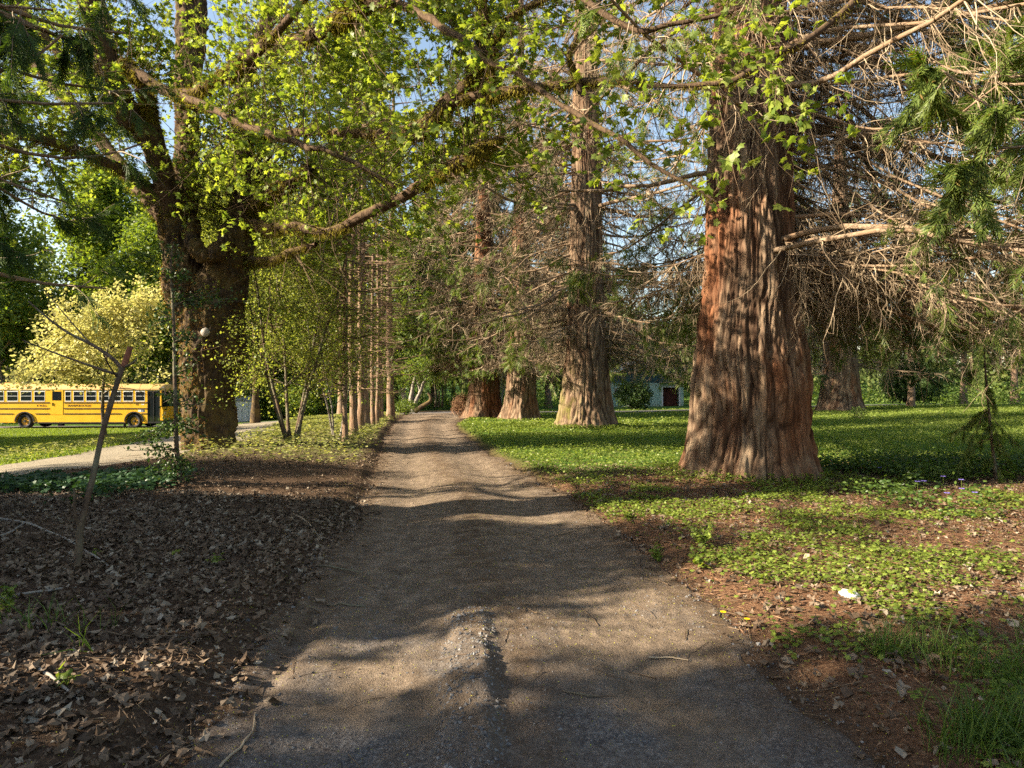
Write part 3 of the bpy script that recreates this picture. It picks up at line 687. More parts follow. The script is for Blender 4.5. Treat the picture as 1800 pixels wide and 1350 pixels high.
# ---------------------------------------------------------------- big mossy maple
def blob_mesh(chains, voxel, seed, amp=.03, mat=None, name='trunk', parent=None):
    """chains of (points, radii) merged into one body, remeshed, then furrowed"""
    A = Acc()
    for pts, rad in chains:
        n = max(6, int(np.linalg.norm(np.diff(pts, axis=0), axis=1).sum() / .06)); P = spline(pts, n)
        rr = np.interp(np.linspace(0, 1, n), np.linspace(0, 1, len(rad)), rad)
        B = Acc(); tubes(B, P, rr, 20); v, f3, f4 = B.arrays(); k = len(v)
        v = np.concatenate([v, P[:1], P[-1:]]); cap = [(i, k, (i + 1) % 20) for i in range(20)] + [(k - 20 + i, k - 20 + (i + 1) % 20, k + 1) for i in range(20)]
        A.add(v, np.array(cap)); A.f4.append(f4 + (A.n - len(v)))
    v, f3, f4 = A.arrays()
    o = mesh('tmp', (v, f3, f4), mat); md = o.modifiers.new('r', 'REMESH'); md.mode = 'VOXEL'; md.voxel_size = voxel
    sm = o.modifiers.new('s', 'SMOOTH'); sm.factor = .5; sm.iterations = 3
    dg = bpy.context.evaluated_depsgraph_get(); e = o.evaluated_get(dg); me = e.to_mesh()
    n = len(me.vertices); co = np.zeros(n * 3, np.float32); me.vertices.foreach_get('co', co); co = co.reshape(-1, 3).astype(float)
    no = np.zeros(n * 3, np.float32); me.vertices.foreach_get('normal', no); no = no.reshape(-1, 3)
    lt = np.zeros(len(me.polygons), np.int32); me.polygons.foreach_get('loop_total', lt)
    lv = np.zeros(len(me.loops), np.int32); me.loops.foreach_get('vertex_index', lv)
    assert (lt == 4).all(); f = lv.reshape(-1, 4).copy(); e.to_mesh_clear(); bpy.data.objects.remove(o, do_unlink=True)
    d = .9 * noise3(co * [2.2, 2.2, 1.6], seed) + .55 * noise3(co * [5, 5, 3], seed + 1)
    fr = 1.5 * np.abs(noise3(co * [15, 15, 3], seed + 2)) ** .7 + .6 * np.abs(noise3(co * [30, 30, 9], seed + 3))
    co = co + no * (d * amp * 1.5 + (fr - .5) * amp * 1.9)[:, None]
    return mesh(name, (co, np.zeros((0, 3), int), f), mat, parent, True)
def pxs(lst): return np.array([px(*q) for q in lst])
MB = gpx(368, 803); MB[1] += .5
mp = root('maple_tree', MB, 'big moss covered maple with forked trunk, white knot and spring green leaves beside the drive', 'tree')
D0 = 15.5
def ch(lst):
    """(x, y, depth, radius in px)"""
    P = pxs([(a, b, c) for a, b, c, _ in lst]); return P, [r_ / F * c for _, _, c, r_ in lst]
trunk_ch = [
    ch([(368, 830, D0, 58), (368, 796, D0, 45), (367, 750, D0, 40), (366, 700, D0, 41), (367, 650, D0, 45), (371, 600, D0, 48), (376, 560, D0, 47), (380, 520, D0, 44), (392, 490, D0, 40)]),
    ch([(350, 560, D0, 38), (330, 500, D0, 37), (319, 440, D0, 31), (311, 395, D0, 28), (318, 350, D0 + .3, 25), (328, 290, D0 + .6, 19), (330, 220, D0 + 1, 17), (328, 140, D0 + 1.3, 19), (336, 40, D0 + 1.6, 24), (342, -120, D0 + 2, 20)]),
    ch([(385, 520, D0, 44), (400, 470, D0, 37), (414, 430, D0, 27), (424, 395, D0, 24), (430, 365, D0, 22)]),
    ch([(340, 385, D0 - .2, 9), (338, 420, D0 - .5, 9), (352, 445, D0 - .6, 10), (375, 447, D0 - .6, 11), (395, 425, D0 - .4, 12), (408, 400, D0, 14)]),
    ch([(328, 802, D0 - .3, 9), (340, 775, D0 - .2, 16), (350, 730, D0, 26)]), ch([(408, 802, D0 - .4, 9), (394, 770, D0 - .2, 16), (385, 720, D0, 26)]),
    ch([(335, 590, D0 - .3, 22), (345, 560, D0 - .35, 24), (360, 530, D0 - .2, 24)]), ch([(395, 640, D0 - .2, 26), (402, 600, D0 - .15, 27), (398, 570, D0, 24)]),
]
maple_trunk = blob_mesh(trunk_ch, .035, 11, .035, M['maple_bark'], 'trunk', mp)
kn = Acc(); kc = px(361, 584, D0 - .70)
uu, vv_ = np.meshgrid(np.linspace(0, 2 * np.pi, 18, endpoint=False), np.linspace(.05, np.pi - .05, 10))
kv = np.stack([np.cos(uu) * np.sin(vv_) * .095, np.sin(uu) * np.sin(vv_) * .07, np.cos(vv_) * .1], -1).reshape(-1, 3); kv += .012 * noise3(kv * 18, 3)[:, None]
ii = np.arange(9)[:, None] * 18; jj = np.arange(18)[None]
kn.add(kv + kc, np.stack([ii + jj, ii + (jj + 1) % 18, ii + 18 + (jj + 1) % 18, ii + 18 + jj], -1).reshape(-1, 4))
tag(mesh('knot', kn, m_plain('knot wood', (.28, .24, .2), (.5, .45, .38), .9, 14), mp, True), 'pale round burl where a limb was cut')
limb_ch = [
    # left stem, its loop and the long mossy arm
    [(312, 395, D0, 26), (296, 340, D0 - .3, 20), (264, 240, D0 - .8, 21), (228, 205, D0 - 1, 25), (198, 150, D0 - 1.2, 24), (184, 90, D0 - 1.4, 19), (165, 20, D0 - 1.6, 20), (140, -120, D0 - 2, 17)],
    [(262, 240, D0 - .8, 12), (262, 195, D0 - 1, 14), (252, 160, D0 - 1.3, 12), (232, 128, D0 - 1.6, 9), (212, 108, D0 - 1.6, 8)],
    [(212, 110, D0 - 1.6, 7), (250, 135, D0 - 1.8, 9), (300, 163, D0 - 2.2, 9), (345, 160, D0 - 2.6, 9), (395, 132, D0 - 3, 10), (432, 105, D0 - 3.3, 15), (462, 80, D0 - 3.6, 8), (520, 20, D0 - 4.2, 6), (580, -60, D0 - 5, 4)],
    [(310, 165, D0 - 2.3, 6), (350, 180, D0 - 3, 7), (420, 215, D0 - 4, 6), (500, 245, D0 - 5, 6), (600, 276, D0 - 6, 4), (690, 330, D0 - 6.5, 2.5)],
    [(150, 150, D0 + 3, 9), (100, 90, D0 + 3, 8), (40, 20, D0 + 3, 9), (-40, -90, D0 + 3, 8)], [(300, 395, D0, 16), (220, 300, D0 + 1, 12), (130, 190, D0 + 2, 12), (60, 110, D0 + 3, 9), (-20, 40, D0 + 3.5, 7)],
    [(305, 360, D0, 12), (200, 290, D0 - 1, 9), (90, 250, D0 - 1.6, 8), (0, 232, D0 - 2, 6), (-90, 210, D0 - 2, 5)],
    # right stem upwards and the big limbs reaching over the track
    [(430, 368, D0, 18), (424, 310, D0 + .2, 15), (430, 250, D0 + .3, 13), (424, 190, D0 + .4, 14), (440, 110, D0 + .6, 13), (470, 40, D0 + .8, 13), (505, -40, D0 + 1, 11)],
    [(440, 392, D0 - .1, 13), (475, 402, D0 - .8, 10), (520, 399, D0 - 1.6, 8), (572, 408, D0 - 2.2, 7.5), (625, 388, D0 - 2.8, 9), (690, 355, D0 - 3.2, 9), (740, 328, D0 - 3.5, 10), (790, 296, D0 - 3.8, 13), (835, 272, D0 - 4, 13), (862, 252, D0 - 4.1, 8), (888, 243, D0 - 4.2, 4)],
    [(434, 375, D0, 14), (470, 345, D0 - .6, 13), (508, 318, D0 - 1.2, 13), (546, 296, D0 - 1.7, 7)],
    [(436, 460, D0 - .1, 8), (480, 458, D0 - .8, 7), (520, 440, D0 - 1.4, 6), (556, 428, D0 - 1.8, 4)],
    [(428, 250, D0 + .2, 9), (500, 235, D0 - 1, 8), (590, 232, D0 - 2.2, 8), (660, 238, D0 - 3, 10), (705, 234, D0 - 3.4, 12), (745, 222, D0 - 3.8, 15), (790, 180, D0 - 4.2, 15), (828, 140, D0 - 4.5, 14), (844, 95, D0 - 4.7, 12), (850, 40, D0 - 4.9, 10), (835, -60, D0 - 5.2, 9)],
    [(800, 180, D0 - 4.3, 9), (850, 168, D0 - 4.6, 9), (920, 158, D0 - 5, 8), (1000, 148, D0 - 5.4, 8), (1100, 143, D0 - 5.8, 6), (1200, 156, D0 - 6.2, 4), (1290, 150, D0 - 6.6, 3)],
    [(862, 160, D0 - 4.6, 6), (866, 120, D0 - 4.8, 7), (876, 60, D0 - 5.2, 7), (900, 30, D0 - 5.4, 6), (980, -10, D0 - 5.8, 5)],
    [(1020, 170, D0 - 5.5, 6), (1008, 130, D0 - 5.6, 6), (1000, 90, D0 - 5.8, 5), (1040, 30, D0 - 6, 4), (1080, -60, D0 - 6.3, 4)],
    [(560, 60, D0 - 4, 12), (605, 25, D0 - 4.5, 15), (640, 2, D0 - 4.8, 15), (690, -50, D0 - 5.2, 13)], [(470, 90, D0, 10), (510, 75, D0 - 2, 11), (560, 60, D0 - 4, 12)],
    [(636, 4, D0 - 4.8, 8), (700, 8, D0 - 5.4, 8), (750, 30, D0 - 6, 7), (800, 62, D0 - 6.6, 7), (832, 85, D0 - 7, 6), (850, 108, D0 - 7.2, 5), (905, 128, D0 - 7.6, 4.5), (1000, 190, D0 - 8.2, 4.5), (1100, 255, D0 - 8.8, 4), (1200, 325, D0 - 9.3, 3), (1260, 360, D0 - 9.6, 2)],
    [(940, -60, D0 - 8, 6), (1100, 45, D0 - 8.6, 5), (1180, 40, D0 - 8.8, 4), (1290, 20, D0 - 9, 3)],
    [(1530, -40, D0 - 9.5, 7), (1440, 60, D0 - 9.5, 6), (1350, 100, D0 - 9.5, 5), (1270, 145, D0 - 9.4, 5), (1130, 150, D0 - 9, 3)],
]
A = Acc(); limbP = []
for c in limb_ch:
    P, rr = ch(c); n = 46; Q = spline(P, n); Q = Q + .03 * np.stack([noise3(Q * 3, s) for s in (1, 2, 3)], -1)
    rad = np.interp(np.linspace(0, 1, n), np.linspace(0, 1, len(rr)), rr) * (1 + .16 * noise3(Q * 6, 9))
    tubes(A, Q, rad, 12); limbP.append((Q, rad))
mesh('limbs', A, M['maple_limb'], mp, True)
LP = np.stack([q for q, _ in limbP]); LR = np.stack([r_ for _, r_ in limbP])
# moss hanging from and cushioning the limbs
mo = Acc(); nm = 70000; i = rng.choice(len(LP), nm, p=np.array([3, 4, 5, 1.5, .8, 1.5, 1.5, 1.5, 5, 3, 2, 6, 4, 2.5, 2, 2.5, .7, .8, .1, .4]) / np.array([3, 4, 5, 1.5, .8, 1.5, 1.5, 1.5, 5, 3, 2, 6, 4, 2.5, 2, 2.5, .7, .8, .1, .4]).sum())
q = rng.uniform(0, 1, nm); p, T = at(LP, i, q); rad = LR[i, (q * 45).astype(int)]; pp = perp(T)
keep = noise3(p * 2.2, 77) > -.3; p, T, rad, pp = p[keep], T[keep], rad[keep], pp[keep]; m = len(p)
X = nrm(pp * .6 + [0, 0, -.75] + rng.normal(0, .3, (m, 3))); scatter(mo, *T_quad(.07), p + pp * rad[:, None] * .9, X, pp + rdir(m) * .3, rng.uniform(.02, .12, m) * np.clip(rad / .08, .5, 1.4))
mesh('moss', mo, M['moss'], mp)
# brown and green moss on the trunk
me = maple_trunk.data; n = len(me.vertices); co = np.zeros(n * 3, np.float32); me.vertices.foreach_get('co', co); co = co.reshape(-1, 3) + MB
no = np.zeros(n * 3, np.float32); me.vertices.foreach_get('normal', no); no = no.reshape(-1, 3)
sel = rng.choice(n, 26000); cp, cn = co[sel], no[sel]
f = noise3(cp * 1.6, 88) + .35 * noise3(cp * 5, 89) - .35 * (cp[:, 0] - MB[0]) + .25 * (np.abs(cp[:, 2] - 2.4) < 1.3); k = (f > .12) & (cp[:, 2] < 9)
cp, cn = cp[k], cn[k]; m = len(cp); mo = Acc()
scatter(mo, *T_quad(.12), cp, nrm(cn * .8 + [0, 0, -.6] + rng.normal(0, .35, (m, 3))), cn + rdir(m) * .5, rng.uniform(.03, .085, m))
mesh('trunk_moss', mo, M['moss_brown'], mp)

# twigs and leaves of the maple
def twig_crown(parent, LP, w, n1, n2, L1, L2, leafn, size, tmpl, mat, seed, zlo=-9, up=.1, r1=.006, twmat='twig_brown', clus=4, spread=.10, lod=False, tmin=.2, filt=None):
    r = np.random.default_rng(seed); w = np.array(w, float); i = r.choice(len(LP), n1, p=w / w.sum()); q = r.uniform(tmin, 1, n1) ** .8
    p, T = at(LP, i, q); D = T * .5 + perp(T, r) + [0, 0, up]
    P1 = grow(p, D, r.uniform(*L1, n1), 8, .02, .10, r)
    i2 = np.repeat(np.arange(n1), n2); m = len(i2); q2 = r.uniform(.15, 1, m); p2, T2 = at(P1, i2, q2)
    P2 = grow(p2, T2 * .8 + perp(T2, r) * .7, r.uniform(*L2, m), 5, 0, .14, r)
    if filt is not None:
        k = filt(P2[:, -1], P1[i2, 0], r); P2 = P2[k]; m = len(P2)
    A = Acc(); tubes(A, P1, taper(n1, 8, r1 * r.uniform(.7, 1.6, n1), r1 * .3), 4); tubes(A, P2, taper(m, 5, r1 * .45, r1 * .2), 3)
    mesh('twigs', A, M[twmat], parent, True)
    nl = m * leafn; i3 = np.repeat(np.arange(m), leafn); q3 = np.clip(r.choice([.3, .62, .97, .98], nl) + r.normal(0, .015, nl), .05, 1); p3, T3 = at(P2, i3, q3)
    p3 = p3 + r.normal(0, spread, (nl, 3)) * [1, 1, .7]
    nn = nrm(r.normal(0, .55, (nl, 3)) + [0, 0, .8]); X = nrm(T3 * .5 + rdir(nl, r) * [1, 1, .6] + [0, 0, -.2])
    B = Acc(); scatter(B, *tmpl, p3, X, nn, r.uniform(size[0], size[1], nl)); o = mesh('foliage', B, M[mat], parent)
    return P1, P2, o
wts = [2, 1, 1.6, 1.6, 2, 3, 4, 4, 2.4, 2, 1.5, 1.7, .8, .7, .6, 1.5, 2, 1.5, 1.6, 1.6]
near = [0, 0, 0, 1, 0, 0, 0, 0, 0, 0, 0, 0, 0.6, .4, .7, 1, 0, 4, 3, 4]
far_w = [a if b < 2 else 0 for a, b in zip(wts, near)]
def f_mp(e, s_, r):
    return ((e[:, 1] > s_[:, 1] - .25) | (r.uniform(size=len(e)) < .2)) & (e[:, 2] > np.interp(e[:, 0], [-9, -6.5, -3], [3.6, 4.0, 4.4]))
twig_crown(mp, LP, far_w, 1300, 6, (.8, 2.5), (.25, .8), 10, (.045, .14), LOBED, 'leaf_maple', 51, spread=.03, filt=f_mp)
twig_crown(mp, LP, near, 85, 4, (.4, 1.2), (.15, .45), 4, (.05, .10), MAPLE, 'leaf_maple', 52, spread=.02, r1=.004, filt=lambda e, s_, r: (e[:, 2] > 2.9) & (e[:, 1] > 3.2))
# radiating shoots from the burl
bs = px(430, 372, D0 - .1); ns = 34; a = rng.uniform(-1.5, 1.5, ns); D = np.stack([np.sin(a), rng.normal(-.3, .5, ns), np.cos(a) * .9 + .15], -1)
P = grow(bs + rng.normal(0, .15, (ns, 3)), D, rng.uniform(1.2, 4.0, ns), 9, .01, .05); A = Acc(); tubes(A, P, taper(ns, 9, rng.uniform(.012, .03, ns), .004), 6)
mesh('shoots', A, M['maple_limb'], mp, True)
twig_crown(mp, P, np.ones(ns), 170, 4, (.4, 1.2), (.2, .5), 8, (.05, .11), LOBED, 'leaf_maple', 53, spread=.03)
# ---------------------------------------------------------------- other broadleaved trees
def broadleaf(name, C, label, cat, seed, Ht, rt, crown, nb=10, n1=200, n2=5, leafn=8, size=(.06, .1), tmpl=QUAD, mat='leaf_bright', bark='grey_bark', group=None,
              stems=1, spread=.15, twmat='twig_brown', lean=0, L1=(.8, 2.2), L2=(.3, .9), base=.18, elev=(.3, 1.0), droop=0.0, zmin=-9):
    """crown = branch reach; stems rise from the ground, branches leave them all the way up"""
    r = np.random.default_rng(seed); t = root(name, C, label, cat, group)
    a = r.uniform(0, 6.28, stems); sp = .0 if stems == 1 else .28
    D = np.stack([np.cos(a) * sp + lean, np.sin(a) * sp, np.ones(stems)], -1)
    S = np.array(C)[None] + np.stack([np.cos(a), np.sin(a), 0 * a - 1], -1) * [rt * (stems > 1) * 1.5, rt * (stems > 1) * 1.5, .15]
    P = grow(S, D, Ht * r.uniform(.8, 1.05, stems), 22, .015, .045, r); A = Acc(); rad = taper(stems, 22, rt * r.uniform(.7, 1.1, stems), .012, .8); rad[:, :2] *= 1.35
    tubes(A, P, rad, 10); mesh('trunk', A, M[bark], t, True)
    n = nb * stems; i = np.repeat(np.arange(stems), nb); q = r.uniform(base, .97, n); p, T = at(P, i, q); a = r.uniform(0, 6.28, n); e = r.uniform(*elev, n)
    Db = np.stack([np.cos(a), np.sin(a), e], -1); L = crown * r.uniform(.6, 1.1, n) * np.interp(q, [0, .5, 1], [1, 1, .4])
    PB = grow(p, Db, L, 12, droop, .08, r); A = Acc(); tubes(A, PB, taper(n, 12, rt * .32 * (1.1 - q), .008), 6); mesh('limbs', A, M[bark], t, True)
    if leafn: twig_crown(t, PB, np.ones(n), n1, n2, L1, L2, leafn, size, tmpl, mat, seed + 1, up=.15, spread=spread, twmat=twmat, filt=lambda e, s_, r: e[:, 2] > zmin + r.uniform(-.3, .3, len(e)))
    else:
        pi = r.integers(0, n, n1); p, T = at(PB, pi, r.uniform(.1, 1, n1)); P1 = grow(p, T * .7 + perp(T, r) * .8, r.uniform(*L1, n1), 7, .03, .12, r)
        i2 = np.repeat(np.arange(n1), n2); p2, T2 = at(P1, i2, r.uniform(.1, 1, len(i2))); P2 = grow(p2, T2 * .8 + perp(T2, r) * .7, r.uniform(*L2, len(i2)), 4, .03, .15, r)
        A = Acc(); tubes(A, P1, taper(n1, 7, .014, .005), 4); tubes(A, P2, taper(len(i2), 4, .007, .003), 3); mesh('twigs', A, M[twmat], t, True)
    return t

G_ = lambda x, y: onG(x, y)
yt = broadleaf('flowering_maple', G_(-17.6, 29.5), 'small tree hung with pale yellow blossom in front of the bus roof', 'tree', 21, 6.6, .13, 3.5, nb=15, n1=320, n2=7, leafn=7,
               size=(.09, .18), tmpl=QUAD, mat='leaf_yellow', bark='sap_bark', elev=(-.05, .7), droop=-.045, spread=.13, base=.32, L1=(.5, 1.5), L2=(.2, .6), zmin=1.55)
br1 = broadleaf('leafy_sapling', gpx(512, 792), 'many stemmed young tree with fresh yellow green leaves behind the big maple', 'tree', 22, 6.8, .055, 1.6, nb=16, stems=5, n1=520, n2=6, leafn=10,
                size=(.04, .085), mat='leaf_bright', bark='sap_bark', base=.2, spread=.12, L1=(.4, 1.3), L2=(.2, .6))
br2 = broadleaf('leafy_sapling', gpx(592, 782), 'thin pale stemmed sapling leaning by the first slender trunk', 'tree', 23, 3.6, .035, .8, nb=7, stems=3, n1=60, n2=5, leafn=8,
                size=(.04, .08), mat='leaf_bright', bark='grey_bark', base=.3, spread=.1, L1=(.4, 1.0), L2=(.2, .5))
bg1 = broadleaf('leafy_tree', G_(-14.7, 36), 'tall broadleaf tree, brown stem showing just beside the maple foot', 'tree', 24, 15, .24, 3.9, nb=34, n1=900, n2=7, leafn=8,
                size=(.08, .15), mat='leaf_bright', bark='maple_bark', base=.45, spread=.22, group='leafy trees behind the big maple')
copy_thing(bg1, G_(-15.8, 42), 'tall broadleaf tree behind the many stemmed sapling', 2.2, 1.2, 'leafy trees behind the big maple')
copy_thing(bg1, G_(-30, 16.5), 'leafy tree whose boughs hang above the back of the bus', 4, .9, 'leafy trees behind the big maple')
bg2 = broadleaf('leafy_tree', G_(-28, 55), 'tall broadleaf tree rising behind the front half of the bus', 'tree', 26, 20, .3, 5.4, nb=40, n1=950, n2=6, leafn=8, size=(.2, .36), mat='leaf_mid', bark='grey_bark', base=.16, spread=.3, group='leafy trees beyond the road', L1=(1, 3))
for x, y, s, rz, lb in [(-40, 54, 1.0, 2.4, 'tall leafy tree rising behind the middle of the bus'), (-50, 56, 1.0, .4, 'tall leafy tree rising behind the back of the bus'), (-19, 62, 1.0, 5, 'tall leafy tree rising behind the little white shed'),
                        (-34, 64, 1.25, 2.2, 'tallest leafy tree behind the bus, over its side door'), (-26, 66, 1.3, 3.3, 'tallest leafy tree behind the bus, over its front wheel'), (-22.5, 60, 1.1, 1.1, 'tall leafy tree behind the big maple, between bus and white shed'), (-9, 62, .9, 3, 'round leafy tree beyond the bend of the track')]:
    copy_thing(bg2, G_(x, y), lb, rz, s, 'leafy trees beyond the road')

# slender conifers in a row on the left edge of the track
def conifer(name, C, label, seed, Ht, rt, nbr, reach, h0, nsp, spray, group=None, dead=.5, needle='needle', lod=0, bark='fir_bark', nsec=9, tw='twig_brown', droop=-.05):
    r = np.random.default_rng(seed); t = root(name, C, label, 'tree', group)
    K = 30; P = np.zeros((1, K, 3)); P[0] = np.array(C); P[0, :, 2] += np.linspace(-.2, Ht, K); P[0, :, :2] += np.cumsum(r.normal(0, .02, (K, 2)), 0)
    rad = taper(1, K, rt, .015, .9); rad[0, 0] *= 1.45; rad[0, 1] *= 1.12; rad *= 1 + r.normal(0, .03, (1, K))
    A = Acc(); tubes(A, P, rad, 14); mesh('trunk', A, M[bark], t, True)
    q = np.sort(r.uniform(0, 1, nbr)) ; h = h0 + (Ht * .98 - h0) * q; p, T = at(P, np.zeros(nbr, int), (h + .2) / (Ht + .2)); a = r.uniform(0, 6.28, nbr)
    L = reach * r.uniform(.55, 1.1, nbr) * np.interp(h, [0, h0, Ht * .45, Ht], [.7, .7, 1, .12])
    PB = grow(p, np.stack([np.cos(a), np.sin(a), r.uniform(-.2, .3, nbr)], -1), L, 9, lambda u: droop * (1 - u) + .08 * u, .07, r)
    A = Acc(); tubes(A, PB, taper(nbr, 9, rt * .22, .004), 5)
    i = np.repeat(np.arange(nbr), nsec); m = len(i); qq = r.uniform(.1, 1, m); p, T = at(PB, i, qq); D = T * .6 + perp(T, r) * [1, 1, .45] + [0, 0, -.15]
    P2 = grow(p, D, r.uniform(.15, .7, m) * np.interp(qq, [0, 1], [1.2, .6]) * (1 + .5 * lod), 5, -.03, .14, r); tubes(A, P2, taper(m, 5, .005 * (1 + lod), .0025 * (1 + lod)), 3)
    mesh('branches', A, M[tw], t, True)
    w_ = np.clip(qq - .25, 0.02, 1) * np.clip((h[i] - h0 - dead * (Ht - h0) * .35) / 2.5, .03, 1) * (L[i] > .3); w_ /= w_.sum()
    k = r.choice(m, nsp, p=w_); p, T = at(P2, k, r.uniform(.1, 1, nsp)); G = Acc()
    for s_ in range(2):
        mm = np.arange(nsp) % 2 == s_; tv, tf = SPRAY_L[s_]
        scatter(G, tv, tf, p[mm], nrm(T[mm] + perp(T[mm], r) * .6 + [0, 0, -.3]), nrm(rdir(mm.sum(), r) * .6 + [0, 0, 1]), r.uniform(.6, 1.2, mm.sum()) * spray)
    mesh('foliage', G, M[needle], t); return t
fir = [conifer('slender_conifer', (0, 0, 0), 'x', 61 + k, 17, .12, 120, 2.1, 1.6, 2600, .26, dead=1.2, nsec=10) for k in range(2)]
row = [(607, 785, .55), (624, 773, .95), (634, 767, 1.05), (645, 759, 1.4), (655, 756, .75), (661, 753, .8), (667, 746, 1.0), (673, 744, .6), (685, 739, 1.75)]
ords = ['thinnest slender conifer, first of the row on the left track edge', 'second slender conifer of the row on the left track edge', 'third slender conifer of the row on the left track edge',
        'thick slender conifer, fourth of the row on the left track edge', 'fifth slender conifer of the row on the left track edge', 'sixth slender conifer of the row on the left track edge',
        'seventh slender conifer of the row on the left track edge', 'eighth and very thin conifer of the row on the left track edge', 'last and thickest conifer of the row on the left track edge']
for k, ((x, y, s), lb) in enumerate(zip(row, ords)):
    p = gpx(x, y)
    if k < 2:
        o = fir[k]; o.location = tuple(p); o.scale = (s, s, max(s, .8)); o['label'] = lb; o['group'] = 'slender conifers in a row left of the track'
    else:
        copy_thing(fir[k % 2], p, lb, k * 1.7, s * .92, 'slender conifers in a row left of the track', max(s * .8, .85))

# dark evergreen whose boughs hang into view from the left, and unseen trees added outside the frame to shade the track
sq_s = [(-.4, 1.0), (0, .9), (1, .7), (3, .55), (8, .42), (22, .05)]
seqL, _, _ = sequoia(G_(-8.5, 6.6), sq_s, 20, 'evergreen whose dark green boughs droop above the leaning sapling', 505, nprim=85, h0=4.3, L=(2.8, 4.6), nsec=14, nter=3, nspray=8500, spray=.34,
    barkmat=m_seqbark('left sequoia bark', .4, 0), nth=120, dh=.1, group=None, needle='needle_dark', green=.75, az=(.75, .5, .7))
seqR, _, _ = sequoia(G_(8.7, 4.8), sq_s, 20, 'evergreen whose sprays hang into view above the violet flowers', 515, nprim=85, h0=4.3, L=(3.2, 5.2), rp=(.015, .04), nsec=13, nter=3, nspray=26000, spray=.4,
    barkmat=m_seqbark('right sequoia bark', .4, 0), nth=120, dh=.1, group=None, needle='needle', green=.85, az=(2.2, .5, .6))
# unseen broadleaved trees added left of the camera to shade bank, lawn and track
sh1 = broadleaf('leafy_tree', G_(-27, -9.5), 'tall leafy tree left of the track, behind the nearest bushy tree', 'tree', 41, 14, .2, 4.4, nb=44, n1=1500, n2=6, leafn=9, size=(.14, .24), mat='leaf_mid', bark='maple_bark', base=.12, spread=.25)
sh2 = broadleaf('leafy_tree', G_(-25, 3.0), 'low bushy tree across the drive', 'tree', 42, 6.8, .12, 3.1, nb=38, n1=1000, n2=6, leafn=8, size=(.14, .22), mat='leaf_mid', bark='maple_bark', base=.1, spread=.25, elev=(.0, .6))
copy_thing(sh1, G_(-21, 7.2), 'unseen tall leafy tree added for shade, across the drive from the big maple', 2, .62)
copy_thing(sh1, G_(-19, -10), 'unseen tall leafy tree added for shade, farthest behind the camera', 1, 1.1)
for k, (x, y) in enumerate([(-42, 12), (-42, 19), (-43, 25)]): copy_thing(sh2, G_(x, y), 'unseen bushy tree added to shade the lawn from its far edge, ' + ['nearest of three', 'middle of three', 'farthest of three'][k], k * 2, 1.8)

# conifers and bare trees farther off
cp_ = conifer('tall_conifer', G_(-3.2, 58), 'tall dark conifer above the bend of the track', 71, 25, .34, 230, 4.6, 2.5, 7500, .85, 'tall conifers beyond the road', dead=.15, needle='needle_far', lod=2, nsec=9)
for x, y, s, rz, lb in [(-8, 70, 1.1, 1, 'tall conifer behind the last slender trunks of the row'), (3.5, 66, 1.05, 2, 'tall conifer seen between the third and fourth sequoias'),
                        (-20, 72, 1.1, 3, 'tall conifer behind the white shed'), (-32, 76, 1.0, 4, 'tall conifer behind the front of the bus'), (-45, 74, .95, 5, 'tall conifer behind the middle of the bus'),
                        (-56, 70, 1.0, .5, 'tall conifer behind the back of the bus'), (11, 84, .8, 1.5, 'conifer standing behind the green shed'),
                        (-13, 52, .85, 2.5, 'conifer just past the crossing road, left of the bend'), (24, 62, .62, 2.9, 'dark conifer past the crossing road behind the dark shrub')]:
    copy_thing(cp_, G_(x, y), lb, rz, s, 'tall conifers beyond the road')
bt = broadleaf('bare_tree', G_(-50, 62), 'bare grey tree behind the rear bus windows', 'tree', 31, 12, .2, 4.5, nb=24, n1=330, n2=7, leafn=0, bark='grey_bark', twmat='twig_grey', L1=(1, 2.6), L2=(.5, 1.4), group='bare grey trees')
for x, y, s, rz, lb in [(-43, 60, .9, 1, 'bare grey tree behind the side door of the bus'), (-36, 63, .85, 2, 'bare grey tree behind the front bus windows'), (-47, 68, 1.15, 4, 'tall bare grey tree rising behind the bus roof'),
                        (21, 84, .8, 3, 'bare grey tree right behind the green shed'), (16, 90, .95, 5, 'bare grey tree above the green shed roof'), (30, 74, .8, .6, 'pale bare tree beyond the thin dark trunk'),
                        (-1, 60, .45, 1.2, 'pale bare tree in the clearing past the end of the track')]:
    copy_thing(bt, G_(x, y), lb, rz, s, 'bare grey trees')

# the right-hand background
P = gpx(1498, 724); P[1] += 1.5
dk, _, _ = sequoia(P, [(-.4, 1.7), (0, 1.5), (.6, 1.25), (1.6, 1.12), (4, .95), (9, .7), (20, .08)], 19, 'big dark sequoia trunk standing in shade beyond the bright clearing', 606, nprim=130, h0=2.8, L=(4, 8), nsec=14, nter=3, nspray=6500,
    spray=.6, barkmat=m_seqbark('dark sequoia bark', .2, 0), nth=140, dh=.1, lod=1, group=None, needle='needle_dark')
copy_thing(seq3, G_(16.6, 50), 'sequoia whose boughs spread above the green shed, hidden behind the broadest trunk', 2.2, 1.0)
copy_thing(seq3, G_(23, 27), 'sequoia off to the side of the clearing, only its dead boughs reach in', 4.2, 1.0)
th = conifer('slender_conifer', gpx(1454, 716), 'slim dark trunk left of the big shaded sequoia', 72, 14, .22, 90, 2.6, 3.2, 1400, .4, lod=1)
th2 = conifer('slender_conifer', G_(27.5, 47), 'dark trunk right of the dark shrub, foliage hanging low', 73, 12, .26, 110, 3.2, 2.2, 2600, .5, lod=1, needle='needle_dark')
copy_thing(th2, G_(37, 56), 'pale footed trunk by the crossing road at the far end of the clearing', 2, 1.15)
copy_thing(th2, G_(40.5, 55), 'dark low conifer at the far end of the clearing, beside the pale footed trunk', 4, 1.2)
